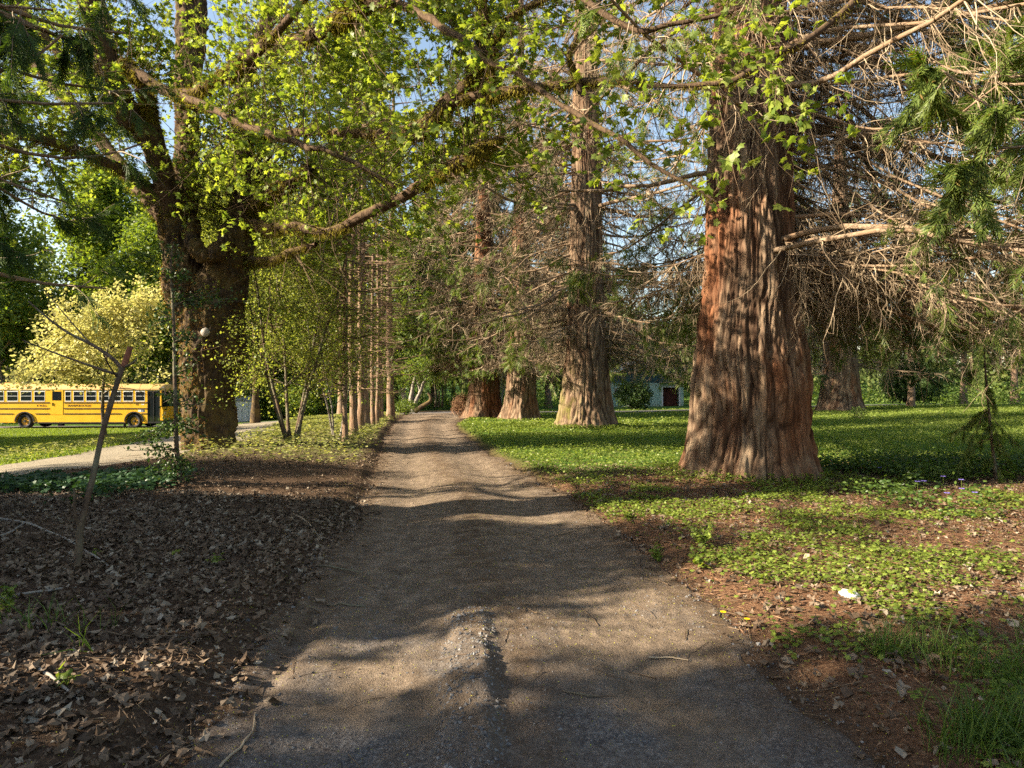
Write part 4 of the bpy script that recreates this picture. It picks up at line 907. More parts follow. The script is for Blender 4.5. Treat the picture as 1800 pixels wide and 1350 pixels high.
def shrub(C, label, seed, r_, h, n, mat, size, tmpl=QUAD, group=None, name='shrub'):
    r = np.random.default_rng(seed); t = root(name, C, label, 'shrub', group)
    ns = 16; a = r.uniform(0, 6.28, ns); P = grow(np.array(C)[None] + r.normal(0, .12, (ns, 3)) * [1, 1, 0], np.stack([np.cos(a) * .7, np.sin(a) * .7, np.ones(ns)], -1), r.uniform(.6, 1.0, ns) * h, 9, 0, .12, r)
    A = Acc(); tubes(A, P, taper(ns, 9, .03 * h / 2, .006), 5); mesh('stems', A, M['sap_bark'], t, True)
    d = rdir(n, r); rad = r.uniform(.25, 1, n) ** .5 * (1 + .3 * noise3(d * 2.6, seed) * (.5 if r_ > 1.9 and n > 10000 else 1)); q = d * rad[:, None] * [r_, r_, h * .5] + [0, 0, h * .52]; q[:, 2] = np.maximum(q[:, 2], .05)
    B = Acc(); scatter(B, *tmpl, q + np.array(C), rdir(n, r), nrm(d * .5 + rdir(n, r)), r.uniform(*size, n)); mesh('foliage', B, M[mat], t); return t
shrub(gpx(1600, 712) , 'dark rounded evergreen shrub by the crossing road', 81, 2.3, 3.2, 9000, 'leaf_holly', (.1, .2))
shrub(G_(10.2, 57), 'dark glossy shrub growing against the green shed wall', 82, 1.6, 2.4, 6000, 'leaf_holly', (.1, .2))
shrub(G_(21.3, 70.5), 'dark rounded shrub right of the shed doorway', 83, 2.2, 3.0, 4500, 'leaf_holly', (.14, .26))
shrub(G_(-17.0, 55), 'green bush beside the little white shed', 84, 2.4, 3.4, 6000, 'leaf_mid', (.12, .22))
shrub(G_(-20, 60), 'dull bush behind the little white shed', 88, 3, 4.5, 6000, 'leaf_mid', (.15, .25))
shrub(G_(-6.9, 44.5), 'dark ferny bush at the foot of the last slender trunk', 85, .8, 1.1, 1500, 'leaf_mid', (.06, .12))
shrub(T4 + [-1.25, .4, 0], 'reddish brown dead brush beside the farthest sequoia foot', 86, .55, 1.3, 1800, 'duff', (.1, .3), T_quad(.05), name='brush')
shrub(G_(15.5, 30.5), 'small seedling bush in the clearing', 87, .4, .6, 300, 'leaf_mid', (.05, .1))
shrub(G_(-12.2, -2.95), 'big round evergreen bush left of the track, behind the camera', 181, 3.3, 12.5, 45000, 'leaf_mid', (.14, .26), name='shade_bush')  # unseen bushes, shaped as shadow casters around the sunlit band on the track
shrub(G_(-12.2, 3.3), 'round evergreen bush between the drive and the ivy bank', 182, 2.2, 6.9, 24000, 'leaf_mid', (.12, .22), name='shade_bush')
shrub(G_(-16.5, 3.7), 'taller round evergreen bush at the roadside of the drive, behind the others', 184, 2.5, 7.8, 24000, 'leaf_mid', (.14, .24), name='shade_bush')
shrub(G_(-12.0, .8), 'low evergreen bush between two taller round ones by the drive', 183, 1.1, 4.8, 6000, 'leaf_mid', (.1, .2), name='shade_bush')
# leaning pale stems at the end of the track
def stems(C, label, paths, mat, name, cat='tree', leaves=None):
    t = root(name, C, label, cat); A = Acc(); PP = []
    for pts, r0, r1 in paths:
        Q = spline(np.array(pts), 20); tubes(A, Q, taper(1, 20, r0, r1), 8); PP.append(Q)
    mesh('trunk', A, M[mat], t, True)
    return t, np.stack(PP)
d = 50; a = px(727, 720, d)
lt, PP = stems(G_(a[0], d), 'pale forked little tree at the end of the track', [([px(727, 724, d), px(722, 705, d), px(724, 690, d), px(727, 672, d), px(733, 655, d)], .2, .07), ([px(727, 722, d), px(731, 705, d), px(739, 688, d), px(745, 672, d), px(752, 660, d), px(760, 650, d)], .17, .06), ([px(739, 688, d), px(735, 676, d), px(730, 660, d)], .1, .04)], 'grey_bark', 'forked_tree')
twig_crown(lt, PP, [1, 1, 1], 60, 6, (.8, 2.2), (.4, 1), 7, (.1, .2), QUAD, 'leaf_mid', 91, spread=.2, tmin=.55)
lg, PP = stems(G_(px(730, 722, 49)[0], 49), 'dark fallen trunk leaning up off the ground at the end of the track', [([px(729, 724, 49), px(742, 714, 49), px(755, 706, 49), px(757, 698, 49), px(752, 690, 49)], .18, .09)], 'maple_bark', 'leaning_log', 'log')
st2, PP = stems(G_(px(706, 718, 53)[0], 53), 'short trunked tree left of the pale forked tree', [([px(706, 720, 53), px(711, 705, 53), px(709, 690, 53), px(712, 670, 53), px(708, 640, 53)], .3, .08)], 'grey_bark', 'small_tree')
twig_crown(st2, PP, [1], 50, 7, (1, 2.6), (.4, 1), 8, (.1, .22), QUAD, 'leaf_mid', 92, spread=.25, tmin=.45)
for k, (xx, lb) in enumerate([(765, 'thin sapling trunk beyond the road, nearest to the pale forked tree'), (771, 'thin sapling trunk beyond the road, middle of the three'), (777, 'thin sapling trunk beyond the road, nearest to the dead brush')]):
    s3_, PP = stems(G_(px(xx, 700, 58 + k)[0], 58 + k), lb, [([px(xx, 716, 58 + k), px(xx + 1, 695, 58 + k), px(xx - 1, 670, 58 + k), px(xx + 2, 640, 58 + k)], .1, .04)], 'sap_bark', 'sapling')
    s3_['group'] = 'thin saplings beyond the road'
    twig_crown(s3_, PP, [1], 34, 6, (1, 2.2), (.4, 1), 8, (.12, .22), QUAD, 'leaf_mid', 95 + k, spread=.25, tmin=.4)

# young drooping sequoia shoots right of the clearing
ys_ = root('young_sequoia', px(1735, 835, 11) * [1, 1, 0] + [0, 0, float(H(np.array([7.65]), np.array([11.]))[0])], 'ragged young sequoia with drooping sprays among the herbs', 'tree')
yb = np.array(ys_['_b'][:]); Q = spline(np.array([yb + [.15, 0, -.1], px(1745, 790, 11), px(1738, 720, 11), px(1732, 650, 11.2), px(1730, 600, 11.4)]), 20)
A = Acc(); tubes(A, Q, taper(1, 20, .03, .01), 8); mesh('trunk', A, M['sap_bark'], ys_, True)
n = 17; p, T = at(Q[None], np.zeros(n, int), rng.uniform(.1, .8, n)); a = rng.uniform(0, 6.28, n); P = grow(p, np.stack([np.cos(a), np.sin(a), -.2 + 0 * a], -1), rng.uniform(.25, .9, n), 7, -.13, .16)
A = Acc(); tubes(A, P, taper(n, 7, .007, .002), 4); mesh('branches', A, M['twig_brown'], ys_, True)
m = 520; i = rng.integers(0, n, m); p, T = at(P, i, rng.uniform(.2, 1, m)); A = Acc(); scatter(A, *SPRAYS[1], p, T + perp(T) * .5 + [0, 0, -.5], rdir(m), rng.uniform(.12, .26, m)); mesh('foliage', A, M['needle'], ys_)

# ---------------------------------------------------------------- near left: leaning sapling and holly
sb = gpx(133, 1036); d = sb[1]
ls = root('leaning_sapling', sb, 'bare leaning sapling with a cut reddish top rising from the dead leaves', 'tree')
P = spline(np.array([sb + [0, 0, -.1], px(133, 1030, d), px(139, 960, d), px(141, 930, d), px(150, 890, d), px(163, 840, d), px(178, 770, d), px(196, 705, d), px(212, 655, d), px(219, 640, d)]), 50)
rad = np.interp(np.linspace(0, 1, 50), [0, .06, .2, .4, 1], [.062, .046, .036, .033, .027])
A = Acc(); tubes(A, P, 0.70 * rad * (1 + .14 * noise3(P * 9, 5)), 12); mesh('trunk', A, M['sap_bark'], ls, True)
A = Acc(); Q = spline(np.array([px(218, 644, d), px(223, 628, d), px(229, 610, d)]), 8); tubes(A, Q, taper(1, 8, .025, .02), 10)
tag(mesh('broken_top', A, m_plain('raw wood', (.12, .045, .025), (.28, .11, .06), .8, 20), ls, True), 'reddish snapped top')
A = Acc()
for pts, r0 in [([px(141, 925, d), px(132, 905, d - .05), px(131, 880, d - .08), px(130, 858, d - .1)], .017), ([px(216, 650, d), px(195, 628, d + .1), px(160, 605, d + .3), px(120, 585, d + .5), px(85, 560, d + .7), px(50, 530, d + .9)], .017),
                ([px(212, 660, d), px(180, 650, d), px(140, 636, d + .1), px(90, 618, d + .2), px(40, 598, d + .3)], .012), ([px(220, 645, d), px(236, 636, d - .1), px(240, 628, d - .1)], .011),
                ([px(205, 662, d), px(190, 640, d - .2), px(178, 612, d - .3)], .008), ([px(160, 605, d + .3), px(120, 560, d + .4), px(70, 500, d + .6)], .007), ([px(120, 585, d + .5), px(90, 610, d + .6), px(60, 640, d + .7)], .005)]:
    Q = spline(np.array(pts), 16); tubes(A, Q, taper(1, 16, r0, r0 * .4), 7)
mesh('branches', A, M['sap_bark'], ls, True)

hb = gpx(322, 876); d = hb[1]
hs = root('holly_sapling', hb, 'straight holly sapling with dark glossy leaves in front of the big maple', 'tree')
P = spline(np.array([hb + [0, 0, -.1], px(322, 872, d), px(315, 830, d), px(310, 780, d), px(309, 720, d), px(307, 650, d), px(306, 580, d), px(303, 520, d), px(300, 470, d), px(304, 430, d)]), 50)
A = Acc(); tubes(A, P, np.interp(np.linspace(0, 1, 50), [0, .05, .3, 1], [.06, .045, .034, .012]), 10); mesh('trunk', A, M['sap_bark'], hs, True)
def holly(cl, mat='leaf_holly'):
    A = Acc(); B = Acc()
    for x, y, rx, ry, n, dd, jx, jy in cl:
        c = px(x, y, d + dd); s = px(jx, jy, d); ns = 7
        e = c + rng.normal(0, 1, (ns, 3)) * [rx / F * d * .5, .18, ry / F * d * .5]; Pb = grow(np.repeat(s[None], ns, 0), e - s, np.linalg.norm(e - s, axis=1), 8, 0, .03)
        Pb += (np.linspace(0, 1, 8)[None, :, None] ** 1.2) * (e - Pb[:, -1])[:, None, :]; tubes(A, Pb, taper(ns, 8, .008, .003), 5)
        k = rng.integers(0, ns, n); p, T = at(Pb, k, rng.uniform(.3, 1, n)); p = p + rng.normal(0, .07, (n, 3)) * [rx / 30, 1, ry / 30]; scatter(B, *OVAL, p, rdir(n), rdir(n) + [0, 0, .6], rng.uniform(.035, .065, n))
    return A, B
A, B = holly([(270, 770, 30, 22, 300, -.1, 309, 740), (255, 790, 22, 16, 140, -.2, 311, 790), (295, 815, 35, 22, 300, -.2, 313, 820), (345, 750, 22, 30, 160, -.1, 309, 745), (330, 640, 22, 30, 130, 0, 307, 660), (285, 690, 20, 18, 90, 0, 308, 700), (345, 585, 25, 25, 120, 0, 306, 600),
            (330, 525, 38, 20, 220, .1, 303, 540), (390, 520, 40, 18, 200, .3, 303, 535), (270, 545, 25, 28, 150, 0, 304, 560), (315, 480, 28, 20, 160, 0, 301, 490), (290, 440, 25, 22, 120, 0, 302, 450), (340, 700, 18, 22, 80, 0, 308, 710)])
mesh('branches', A, M['sap_bark'], hs, True); mesh('foliage', B, M['leaf_holly'], hs)

# herbs with names of their own
def herb(name, C, label, n, size, h, mat, tmpl, spread, group=None, cat='plant'):
    t = root(name, C, label, cat, group); k = max(4, n // 7); a = rng.uniform(0, 6.28, k)
    P = grow(np.repeat(np.array(C)[None], k, 0), np.stack([np.cos(a) * spread / h, np.sin(a) * spread / h, np.ones(k)], -1), rng.uniform(.6, 1.15, k) * h, 6, -.04, .06)
    A = Acc(); tubes(A, P, taper(k, 6, .0025, .0012), 4); mesh('stems', A, M['herb'], t, True)
    i = rng.integers(0, k, n); p, T = at(P, i, rng.uniform(.3, 1, n)); B = Acc(); X = rdir(n) * [1, 1, .3]; scatter(B, *tmpl, p + X * .012, X, nrm(rng.normal(0, .4, (n, 3)) + [0, 0, 1]), rng.uniform(*size, n)); mesh('leaves', B, M[mat], t); return t
hp_ = [((1232, 975), 'bushiest pale green herb at the track edge below the near sequoia', 130, .26), ((1155, 985), 'small bright herb at the track edge, next before the bushiest one', 60, .14), ((1105, 925), 'leafy herb at the bend of the verge', 60, .13), ((1235, 1010), 'broad leaved herb just in front of the bushiest one', 60, .13),
       ((378, 1012), 'bright green seedling with long leaves in the dead leaves by the track', 22, .09), ((312, 1003), 'tiny green seedling in the dead leaves', 10, .08), ((170, 1010), 'light green seedling beside the leaning sapling foot', 12, .07), ((18, 1120), 'pale green herb at the edge of the dead leaves, under the white stick', 46, .2), ((118, 1248), 'small herb by the greyish bent stick', 16, .1)]
for (x, y), lb, n, h in hp_:
    g_ = gpx(x, y); herb('herb', g_, lb, n, (.03, .055), h, 'herb', LOBED if n > 24 else OVAL, .5 * h, 'herbs standing on their own')
def flower(C, colr, label, n=5, rr=.02, h=.12, name='periwinkle_flower'):
    t = root(name, C, label, 'flower', 'periwinkle flowers' if name == 'periwinkle_flower' else 'dandelion flowers'); A = Acc(); P = np.array([C, C + [0, 0, h]]); tubes(A, P, [.002, .002], 4); mesh('stalk', A, M['herb'], t)
    a = np.arange(n) / n * 6.283; B = Acc(); scatter(B, *OVAL, np.repeat((C + [0, 0, h])[None], n, 0), np.stack([np.cos(a), np.sin(a), .25 + 0 * a], -1), np.repeat([[0, -.5, 1.]], n, 0), rr * (2 if n < 9 else 1)); mesh('petals', B, M[colr], t); return t
M['violet'] = m_leaf('violet petal', (.16, .13, .5), (.28, .22, .62), (1, 1, 1.1), .3, 0); M['dandelion'] = m_leaf('dandelion', (.75, .5, .01), (.85, .6, .02), (1.1, 1, .5), .2, 0)
fl = [(1546, 826, 'flower standing alone nearest the sequoia foot'), (1613, 855, 'left flower of the close pair'), (1624, 854, 'right flower of the close pair'), (1665, 876, 'flower lowest in the patch'), (1690, 852, 'flower standing tallest, above the brightest one'), (1691, 868, 'brightest and largest flower'), (1714, 875, 'flower outermost, away from the sequoia'), (1658, 846, 'flower deepest in the leaves')]
for x, y, lb in fl: flower(gpx(x, y + 18), 'violet', 'violet periwinkle ' + lb, h=.17)
flower(gpx(1271, 1086), 'dandelion', 'yellow dandelion head on the verge of the track, upper of two', 14, .022, .05, 'dandelion'); flower(gpx(1313, 1098), 'dandelion', 'flat yellow dandelion head, lower of two on the verge', 14, .02, .03, 'dandelion')

# sticks, stone
def stick(pts, r0, label, mat='twig_grey', cat='stick', name='fallen_stick', side=None):
    P = np.array([gpx(*q) for q in pts]); Q = spline(P, 18); Q[:, 2] = np.maximum(Q[:, 2], H(Q[:, 0], Q[:, 1])) + r0 * .8 + .012; Q += .006 * np.stack([noise3(Q * 14, s) for s in (1, 2, 3)], -1)
    A = Acc(); tubes(A, Q, taper(1, 18, r0, r0 * .55), 8)
    if side: 
        k = Q[10]; tubes(A, np.array([k, k + np.array(side)]), [r0 * .5, r0 * .25], 6)
    tag(mesh(name, A, M[mat], None, True), label, cat, group='sticks lying on the ground')
stick([(0, 1098), (50, 1088), (110, 1075)], .011, 'straight white stick lying on the dead leaves')
stick([(-10, 946), (30, 955), (80, 972), (150, 1005), (190, 1030)], .013, 'long grey bent stick passing behind the leaning sapling')
stick([(60, 1222), (95, 1243), (130, 1272)], .010, 'short greyish bent stick in the near dead leaves')
stick([(180, 1152), (240, 1156), (325, 1153)], .007, 'thin straight brown stick across the dead leaves', 'twig_brown')
stick([(512, 920), (540, 935), (566, 955)], .009, 'tan curved stick on the bank at the track edge', 'twig_tan')
stick([(555, 998), (590, 1000), (638, 1004)], .008, 'dark stick on the left rut of the track', 'sap_bark')
stick([(575, 1057), (610, 1063), (640, 1064)], .009, 'dark brown stick in the left rut, nearer than the other dark one', 'sap_bark')
stick([(385, 1350), (425, 1312), (445, 1280), (448, 1250)], .006, 'long curved twig at the near left of the track', 'twig_tan')
stick([(345, 1315), (385, 1332)], .008, 'thick short stick beside the long curved twig', 'twig_brown')
stick([(1140, 1150), (1175, 1153), (1210, 1160)], .006, 'pale thin twig lying across the right wheel rut', 'twig_tan')
stick([(1600, 1093), (1630, 1095), (1658, 1093)], .010, 'pale cut stick lying among the herbs', 'twig_grey')
stick([(990, 1222), (1040, 1226), (1085, 1222)], .006, 'dark curved twig on the near right of the track', 'sap_bark')
stick([(1540, 862), (1600, 856), (1640, 860)], .012, 'pale stick lying under the periwinkle', 'twig_grey')
stick([(0, 985), (20, 975), (40, 962)], .014, 'white forked branch end lying by the ivy', 'twig_grey', side=(.1, .05, .08))
c = gpx(1493, 1068); uu, vv_ = np.meshgrid(np.linspace(0, 2 * np.pi, 20, endpoint=False), np.linspace(.02, np.pi - .02, 12))
kv = np.stack([np.cos(uu) * np.sin(vv_) * .038, np.sin(uu) * np.sin(vv_) * .065, np.cos(vv_) * .035], -1).reshape(-1, 3); kv *= (1 + .25 * noise3(kv * 30, 3))[:, None]; kv[:, 0] += kv[:, 1] * -.4
ii = np.arange(11)[:, None] * 20; jj = np.arange(20)[None]; A = Acc(); A.add(kv + c + [0, 0, .035], np.stack([ii + jj, ii + (jj + 1) % 20, ii + 20 + (jj + 1) % 20, ii + 20 + jj], -1).reshape(-1, 4))
tag(mesh('white_stone', A, m_plain('white stone', (.5, .47, .42), (.72, .7, .65), .8, 30), None, True), 'chalky white stone lying among the herbs', 'stone')
# ---------------------------------------------------------------- yellow school bus
yel = (.74, .38, .02)
M['bus_yellow'] = m_plain('bus yellow', yel, (.79, .43, .03), .32, 1.5, .5, 0)
M['bus_roof'] = m_plain('bus roof', (.66, .40, .14), (.74, .47, .18), .45, 1.2, .5, 0)
M['black_trim'] = m_plain('black trim', (.012, .012, .014), (.02, .02, .022), .5, 5, .3, 0)
M['rubber'] = m_plain('tyre rubber', (.018, .018, .02), (.035, .034, .034), .85, 14, .2, .2)
M['white_metal'] = m_plain('white metal', (.62, .63, .63), (.72, .72, .72), .4, 4, .4, 0)
M['dark_in'] = m_plain('dark interior', (.012, .013, .015), (.03, .03, .03), .9, 3, .1, 0)
M['wheel_yellow'] = m_plain('wheel yellow', (.62, .28, .012), (.7, .34, .02), .5, 6, .4, 0)
M['hub'] = m_plain('hub steel', (.05, .05, .055), (.1, .1, .11), .4, 6, .5, 0, .7)
g = NG('bus window glass'); M['glass'] = g.pr((.012, .015, .018), .05, None, .7)
def prism(acc, prof, y0, y1, axis_='y'):
    """extrude a closed (u,z) outline between y0 and y1 with fan caps from triangulation by bpy"""
    n = len(prof); v = [(u, y0, z) for u, z in prof] + [(u, y1, z) for u, z in prof]
    acc.add(v, [(i, (i + 1) % n, n + (i + 1) % n, n + i) for i in range(n)]); return v
from mathutils.geometry import tessellate_polygon
def solid(acc, prof, y0, y1):
    n = len(prof); prism(acc, prof, y0, y1); tri = tessellate_polygon([[Vector((u, 0, z)) for u, z in prof]])
    acc.add([(u, y0, z) for u, z in prof], np.array(tri)); acc.add([(u, y1, z) for u, z in prof], np.array(tri)[:, ::-1])
W2 = 1.22      # half width; near side at y = -W2
bus = bpy.data.objects.new('school_bus', None); col.objects.link(bus); bus['_b'] = [0, 0, 0]
tag(bus, 'yellow school bus parked on the far side of the lawn', 'bus')
def arch(cu, r_=.60, n=14): return [(cu + math.cos(t) * r_, .48 + math.sin(t) * r_) for t in np.linspace(math.pi, 0, n)]
U0, U1 = -3.3, 9.35
low = [(U0, .42), (U0, 1.85), (8.42, 1.85), (8.42, .36), (8.42, .36)]
low = [(U0, 1.83), (8.42, 1.83), (8.42, .36), (8.1, .36)] + arch(7.5)[::-1] + [(6.9, .36), (.62, .36)] + arch(0)[::-1] + [(-.62, .42), (U0, .42)]
A = Acc(); solid(A, low, -W2, W2)
# window band pillars
gaps = [(-3.15, -2.45), (-2.15, -1.4), (-1.2, -.45), (-.28, .48), (.65, 1.38), (1.9, 2.5), (2.76, 3.17), (3.33, 4.05), (4.2, 4.9), (5.07, 5.78), (5.92, 6.6), (6.76, 7.43), (7.6, 8.24)]
ed = [U0] + [q for g_ in gaps for q in g_] + [8.42]
for s in (-1, 1):
    ya, yb = (-W2, -W2 + .06) if s < 0 else (W2 - .06, W2)
    for k in range(0, len(ed), 2): A.box(ed[k], ed[k + 1], ya, yb, 1.83, 2.56)
A.box(U0, U0 + .06, -W2, W2, 1.83, 2.56); A.box(U0, 8.42, -W2 + .3, -W2 + .33, 1.2, 1.25)
A.box(9.28, 9.38, -W2, -W2 + .12, .75, 2.56); A.box(9.28, 9.38, W2 - .12, W2, .55, 2.56)
# front panel below the windscreen
solid(A, [(9.3, .5), (9.3, 1.45), (9.42, 1.45), (9.5, 1.2), (9.5, .55)], -W2, W2)
mesh('body', A, M['bus_yellow'], bus)
A = Acc(); n = 12; rp_ = [(-W2 - .01, 2.56)] + [(-W2 * math.cos(t) * 1.01, 2.62 + .40 * math.sin(t) ** .8) for t in np.linspace(.02, math.pi - .02, n)] + [(W2 + .01, 2.56)]
K = len(rp_); us = [U0, 9.2, 9.42, 9.52]; sh = [1, 1, .96, .8]; zz = [0, 0, -.05, -.2]
V = [(u, y * s_, 2.56 + (z - 2.56) * s_ + (dz if 0 < k < K - 1 else 0)) for u, s_, dz in zip(us, sh, zz) for k, (y, z) in enumerate(rp_)]
A.add(V, [(a * K + k, a * K + k + 1, (a + 1) * K + k + 1, (a + 1) * K + k) for a in range(3) for k in range(K - 1)] + [(a * K + K - 1, a * K, (a + 1) * K, (a + 1) * K + K - 1) for a in range(3)])
V2 = [(us[0], y, z) for y, z in rp_]; A.add(V2 + [(us[0], 0, 2.7)], [(k, k + 1, K) for k in range(K - 1)]); V3 = V[-K:]; A.add(V3 + [(us[3], 0, 2.6)], [(k + 1, k, K) for k in range(K - 1)])
roof_o = mesh('roof', A, M['bus_roof'], bus, True)
A = Acc(); A.box(-1.9, -.9, -.45, .45, 2.99, 3.1); mesh('roof_hatch', A, M['bus_roof'], roof_o)
A = Acc(); A.box(-3.2, 8.35, -W2 + .34, W2 - .34, .7, 2.5); mesh('dark_cabin_fill', A, M['dark_in'], bus)  # plain dark box: the cabin's shade is put into its colour
for k, (a, b) in enumerate(gaps):
    for s in ((-1,) if k != 5 else (-1,)):
        y = -W2 + .02
        Fm = Acc(); zt, zb = (2.48, 1.88)
        for q in ((a, a + .022, zb, zt), (b - .022, b, zb, zt), (a, b, zt, zt + .06), (a, b, zb - .05, zb)): Fm.box(q[0], q[1], y - .028, y + .02, q[2], q[3])
        if k != 5: Fm.box(a + .022, b - .022, y - .026, y + .018, 2.18, 2.205)
        fo = mesh('window', Fm, M['white_metal'] if k != 5 else M['black_trim'], bus)
        Gm = Acc(); Gm.box(a + .01, b - .01, y - .008, y + .008, zb, zt); mesh('pane', Gm, M['glass'], fo)
# far side glass strip keeps the bus closed
A = Acc(); A.box(U0 + .1, 8.4, W2 - .05, W2 - .03, 1.84, 2.55); mesh('far_windows', A, M['glass'], bus)
# rub rails
A = Acc()
for z, segs in ((1.75, [(U0, 1.72), (2.68, 8.4)]), (1.35, [(U0, 1.72), (2.68, 8.4)]), (1.0, [(U0, -.78), (.75, 1.72), (2.68, 6.6), (8.02, 8.4)])):
    for a, b in segs: A.box(a, b, -W2 - .025, -W2 + .01, z - .032, z + .032)
A.box(.62, 6.9, -W2 - .012, -W2 + .05, .36, .44)
mesh('rub_rails', A, M['black_trim'], bus)
# emergency door
A = Acc(); A.box(1.78, 2.62, -W2 - .014, -W2 + .002, .95, 2.6); de = mesh('side_door', A, M['bus_yellow'], bus)
A = Acc(); A.box(1.89, 2.51, -W2 - .02, -W2 - .012, 1.9, 2.5); mesh('pane', A, M['glass'], de); A = Acc(); A.box(1.9, 1.93, -W2 - .05, -W2 - .012, 1.55, 1.75); mesh('handle', A, M['black_trim'], de)
# entry door and windscreen
A = Acc(); A.box(8.42, 8.47, -W2 - .005, -W2 + .05, .36, 2.56); A.box(9.22, 9.28, -W2 - .005, -W2 + .05, .36, 2.56); A.box(8.83, 8.87, -W2 - .005, -W2 + .05, .4, 2.5); A.box(8.42, 9.28, -W2 + .0, -W2 + .05, .36, .46); A.box(8.42, 9.28, -W2, -W2 + .05, 2.48, 2.56)
ed_ = mesh('entry_door', A, M['black_trim'], bus); A = Acc(); A.box(8.44, 9.26, -W2 + .02, -W2 + .03, .4, 2.52); mesh('pane', A, M['glass'], ed_)
A = Acc(); A.add([(9.36, -W2 + .06, 1.45), (9.36, W2 - .06, 1.45), (9.4, W2 - .06, 2.5), (9.4, -W2 + .06, 2.5)], [(0, 1, 2, 3)]); A.add([(9.34, -W2 + .06, 1.45), (9.34, W2 - .06, 1.45), (9.38, W2 - .06, 2.5), (9.38, -W2 + .06, 2.5)], [(0, 3, 2, 1)]); mesh('windscreen', A, M['glass'], bus)
A = Acc(); A.box(9.3, 9.62, -W2, W2, .38, .55); mesh('bumper', A, M['black_trim'], bus)
for s in (-1, 1):
    A = Acc(); tubes(A, np.array([(9.49, s * .92, 1.0), (9.54, s * .92, 1.0)]), [.12, .10], 16); mesh('headlight', A, M['white_metal'], bus)
A = Acc(); tubes(A, spline(np.array([(9.3, -W2 + .05, 2.7), (9.55, -W2 - .1, 2.8), (9.72, -W2 - .16, 2.7), (9.74, -W2 - .15, 2.5)]), 12), np.full(12, .025), 8); A.box(9.69, 9.78, -W2 - .24, -W2 - .06, 2.15, 2.5); mesh('mirror', A, M['black_trim'], bus)
# wheels
def ring(acc, u, y0, y1, r0, r1, n=40):
    t = np.arange(n) / n * 2 * np.pi; V = []
    for (yy, rr) in ((y0, r0), (y0, r1), (y1, r1), (y1, r0)): V += [(u + math.cos(a) * rr, yy, .5 + math.sin(a) * rr) for a in t]
    acc.add(V, [(k * n + i, k * n + (i + 1) % n, ((k + 1) % 4) * n + (i + 1) % n, ((k + 1) % 4) * n + i) for k in range(4) for i in range(n)])
for u in (0, 7.5):
    for s in (-1, 1):
        yo, yi = (-W2 + .03, -W2 + .33) if s < 0 else (W2 - .33, W2 - .03)
        A = Acc(); ring(A, u, yo, yi, .27, .49); ring(A, u, yo + (.0 if s > 0 else -.015), yo + .1, .33, .44); ty = mesh('wheel', A, M['rubber'], bus, True)
        A = Acc(); yc = yo + .05 if s < 0 else yi - .05; ring(A, u, yc, yc + .04 * (-s), .03, .27)
        rm = mesh('rim', A, M['wheel_yellow'], ty); A = Acc()
        for k in range(8):
            a = k / 8 * 6.283; c_ = (u + math.cos(a) * .19, .5 + math.sin(a) * .19); tubes(A, np.array([(c_[0], yc + s * .004, c_[1]), (c_[0], yc + s * .012, c_[1])]), [.034, .03], 8); A.add([(c_[0] + math.cos(b) * .03, yc + s * .012, c_[1] + math.sin(b) * .03) for b in np.arange(8) * .785], [(0, 1, 2, 3), (0, 3, 4, 5), (0, 5, 6, 7)])
        tubes(A, np.array([(u, yc, .5), (u, yc + s * .1, .5)]), [.085, .07], 14); A.add([(u + math.cos(b) * .07, yc + s * .1, .5 + math.sin(b) * .07) for b in np.arange(8) * .785], [(0, 1, 2, 3), (0, 3, 4, 5), (0, 5, 6, 7)])
        mesh('hub', A, M['hub'], ty)
    A = Acc(); t = np.linspace(0, math.pi, 20); V = [(u + math.cos(a) * r_, yy, .48 + math.sin(a) * r_) for yy in (-W2 - .05, -W2 + .3) for r_ in (.6, .67) for a in t]
    A.add(V, [(k + i, k + i + 1, k + 20 + i + 1, k + 20 + i) for k in (0, 40) for i in range(19)] + [(i, i + 1, 40 + i + 1, 40 + i) for i in range(19)] + [(20 + i, 20 + i + 1, 60 + i + 1, 60 + i) for i in range(19)]); mesh('wheel_arch', A, M['black_trim'], bus)
A = Acc(); A.box(1.0, 6.5, -.5, .5, .25, .5); A.box(2.2, 2.5, -W2 + .1, -W2 + .4, .18, .4); A.box(6.75, 6.8, -W2 + .02, -W2 + .3, .12, .4); mesh('underframe', A, M['black_trim'], bus)
def text(body, size, parent, mat, loc, rot, name='lettering', sx=1.0, ext=.002):
    c = bpy.data.curves.new('t', 'FONT'); c.body = body; c.size = size; c.extrude = ext; c.align_x = 'LEFT'; o = bpy.data.objects.new('t', c); col.objects.link(o)
    dg = bpy.context.evaluated_depsgraph_get(); me = bpy.data.meshes.new_from_object(o.evaluated_get(dg)); bpy.data.objects.remove(o, do_unlink=True)
    n = bpy.data.objects.new(name, me); col.objects.link(n); me.materials.clear(); me.materials.append(mat); n.parent = parent; n.location = loc; n.rotation_euler = rot; n.scale = (sx, 1, 1)
    return n
for body, u, z, s_, sx in (('K.W.R.L.', .83, 1.48, .2, .98), ('TRANSPORTATION', 2.9, 1.48, .2, .93), ('CO-OP', 5.2, 1.48, .2, 1.0), ('93', 7.62, 1.56, .2, 1.0)):
    tx = text(body, s_, bus, M['black_trim'], (u, -W2 - .006, z), (R(90), 0, 0), sx=sx)
A = Acc(); A.box(8.0, 8.2, -W2 - .006, -W2 + .002, 1.6, 1.66); A.box(7.78, 8.0, -W2 - .006, -W2 + .002, 1.12, 1.27); mesh('white_sticker', A, M['white_metal'], bus)
A = Acc(); A.box(8.0, 8.22, -W2 - .006, -W2 + .002, 1.11, 1.28); bs_ = mesh('sign_plate', A, m_plain('blue plate', (.02, .04, .12), (.03, .05, .16), .5), bus)
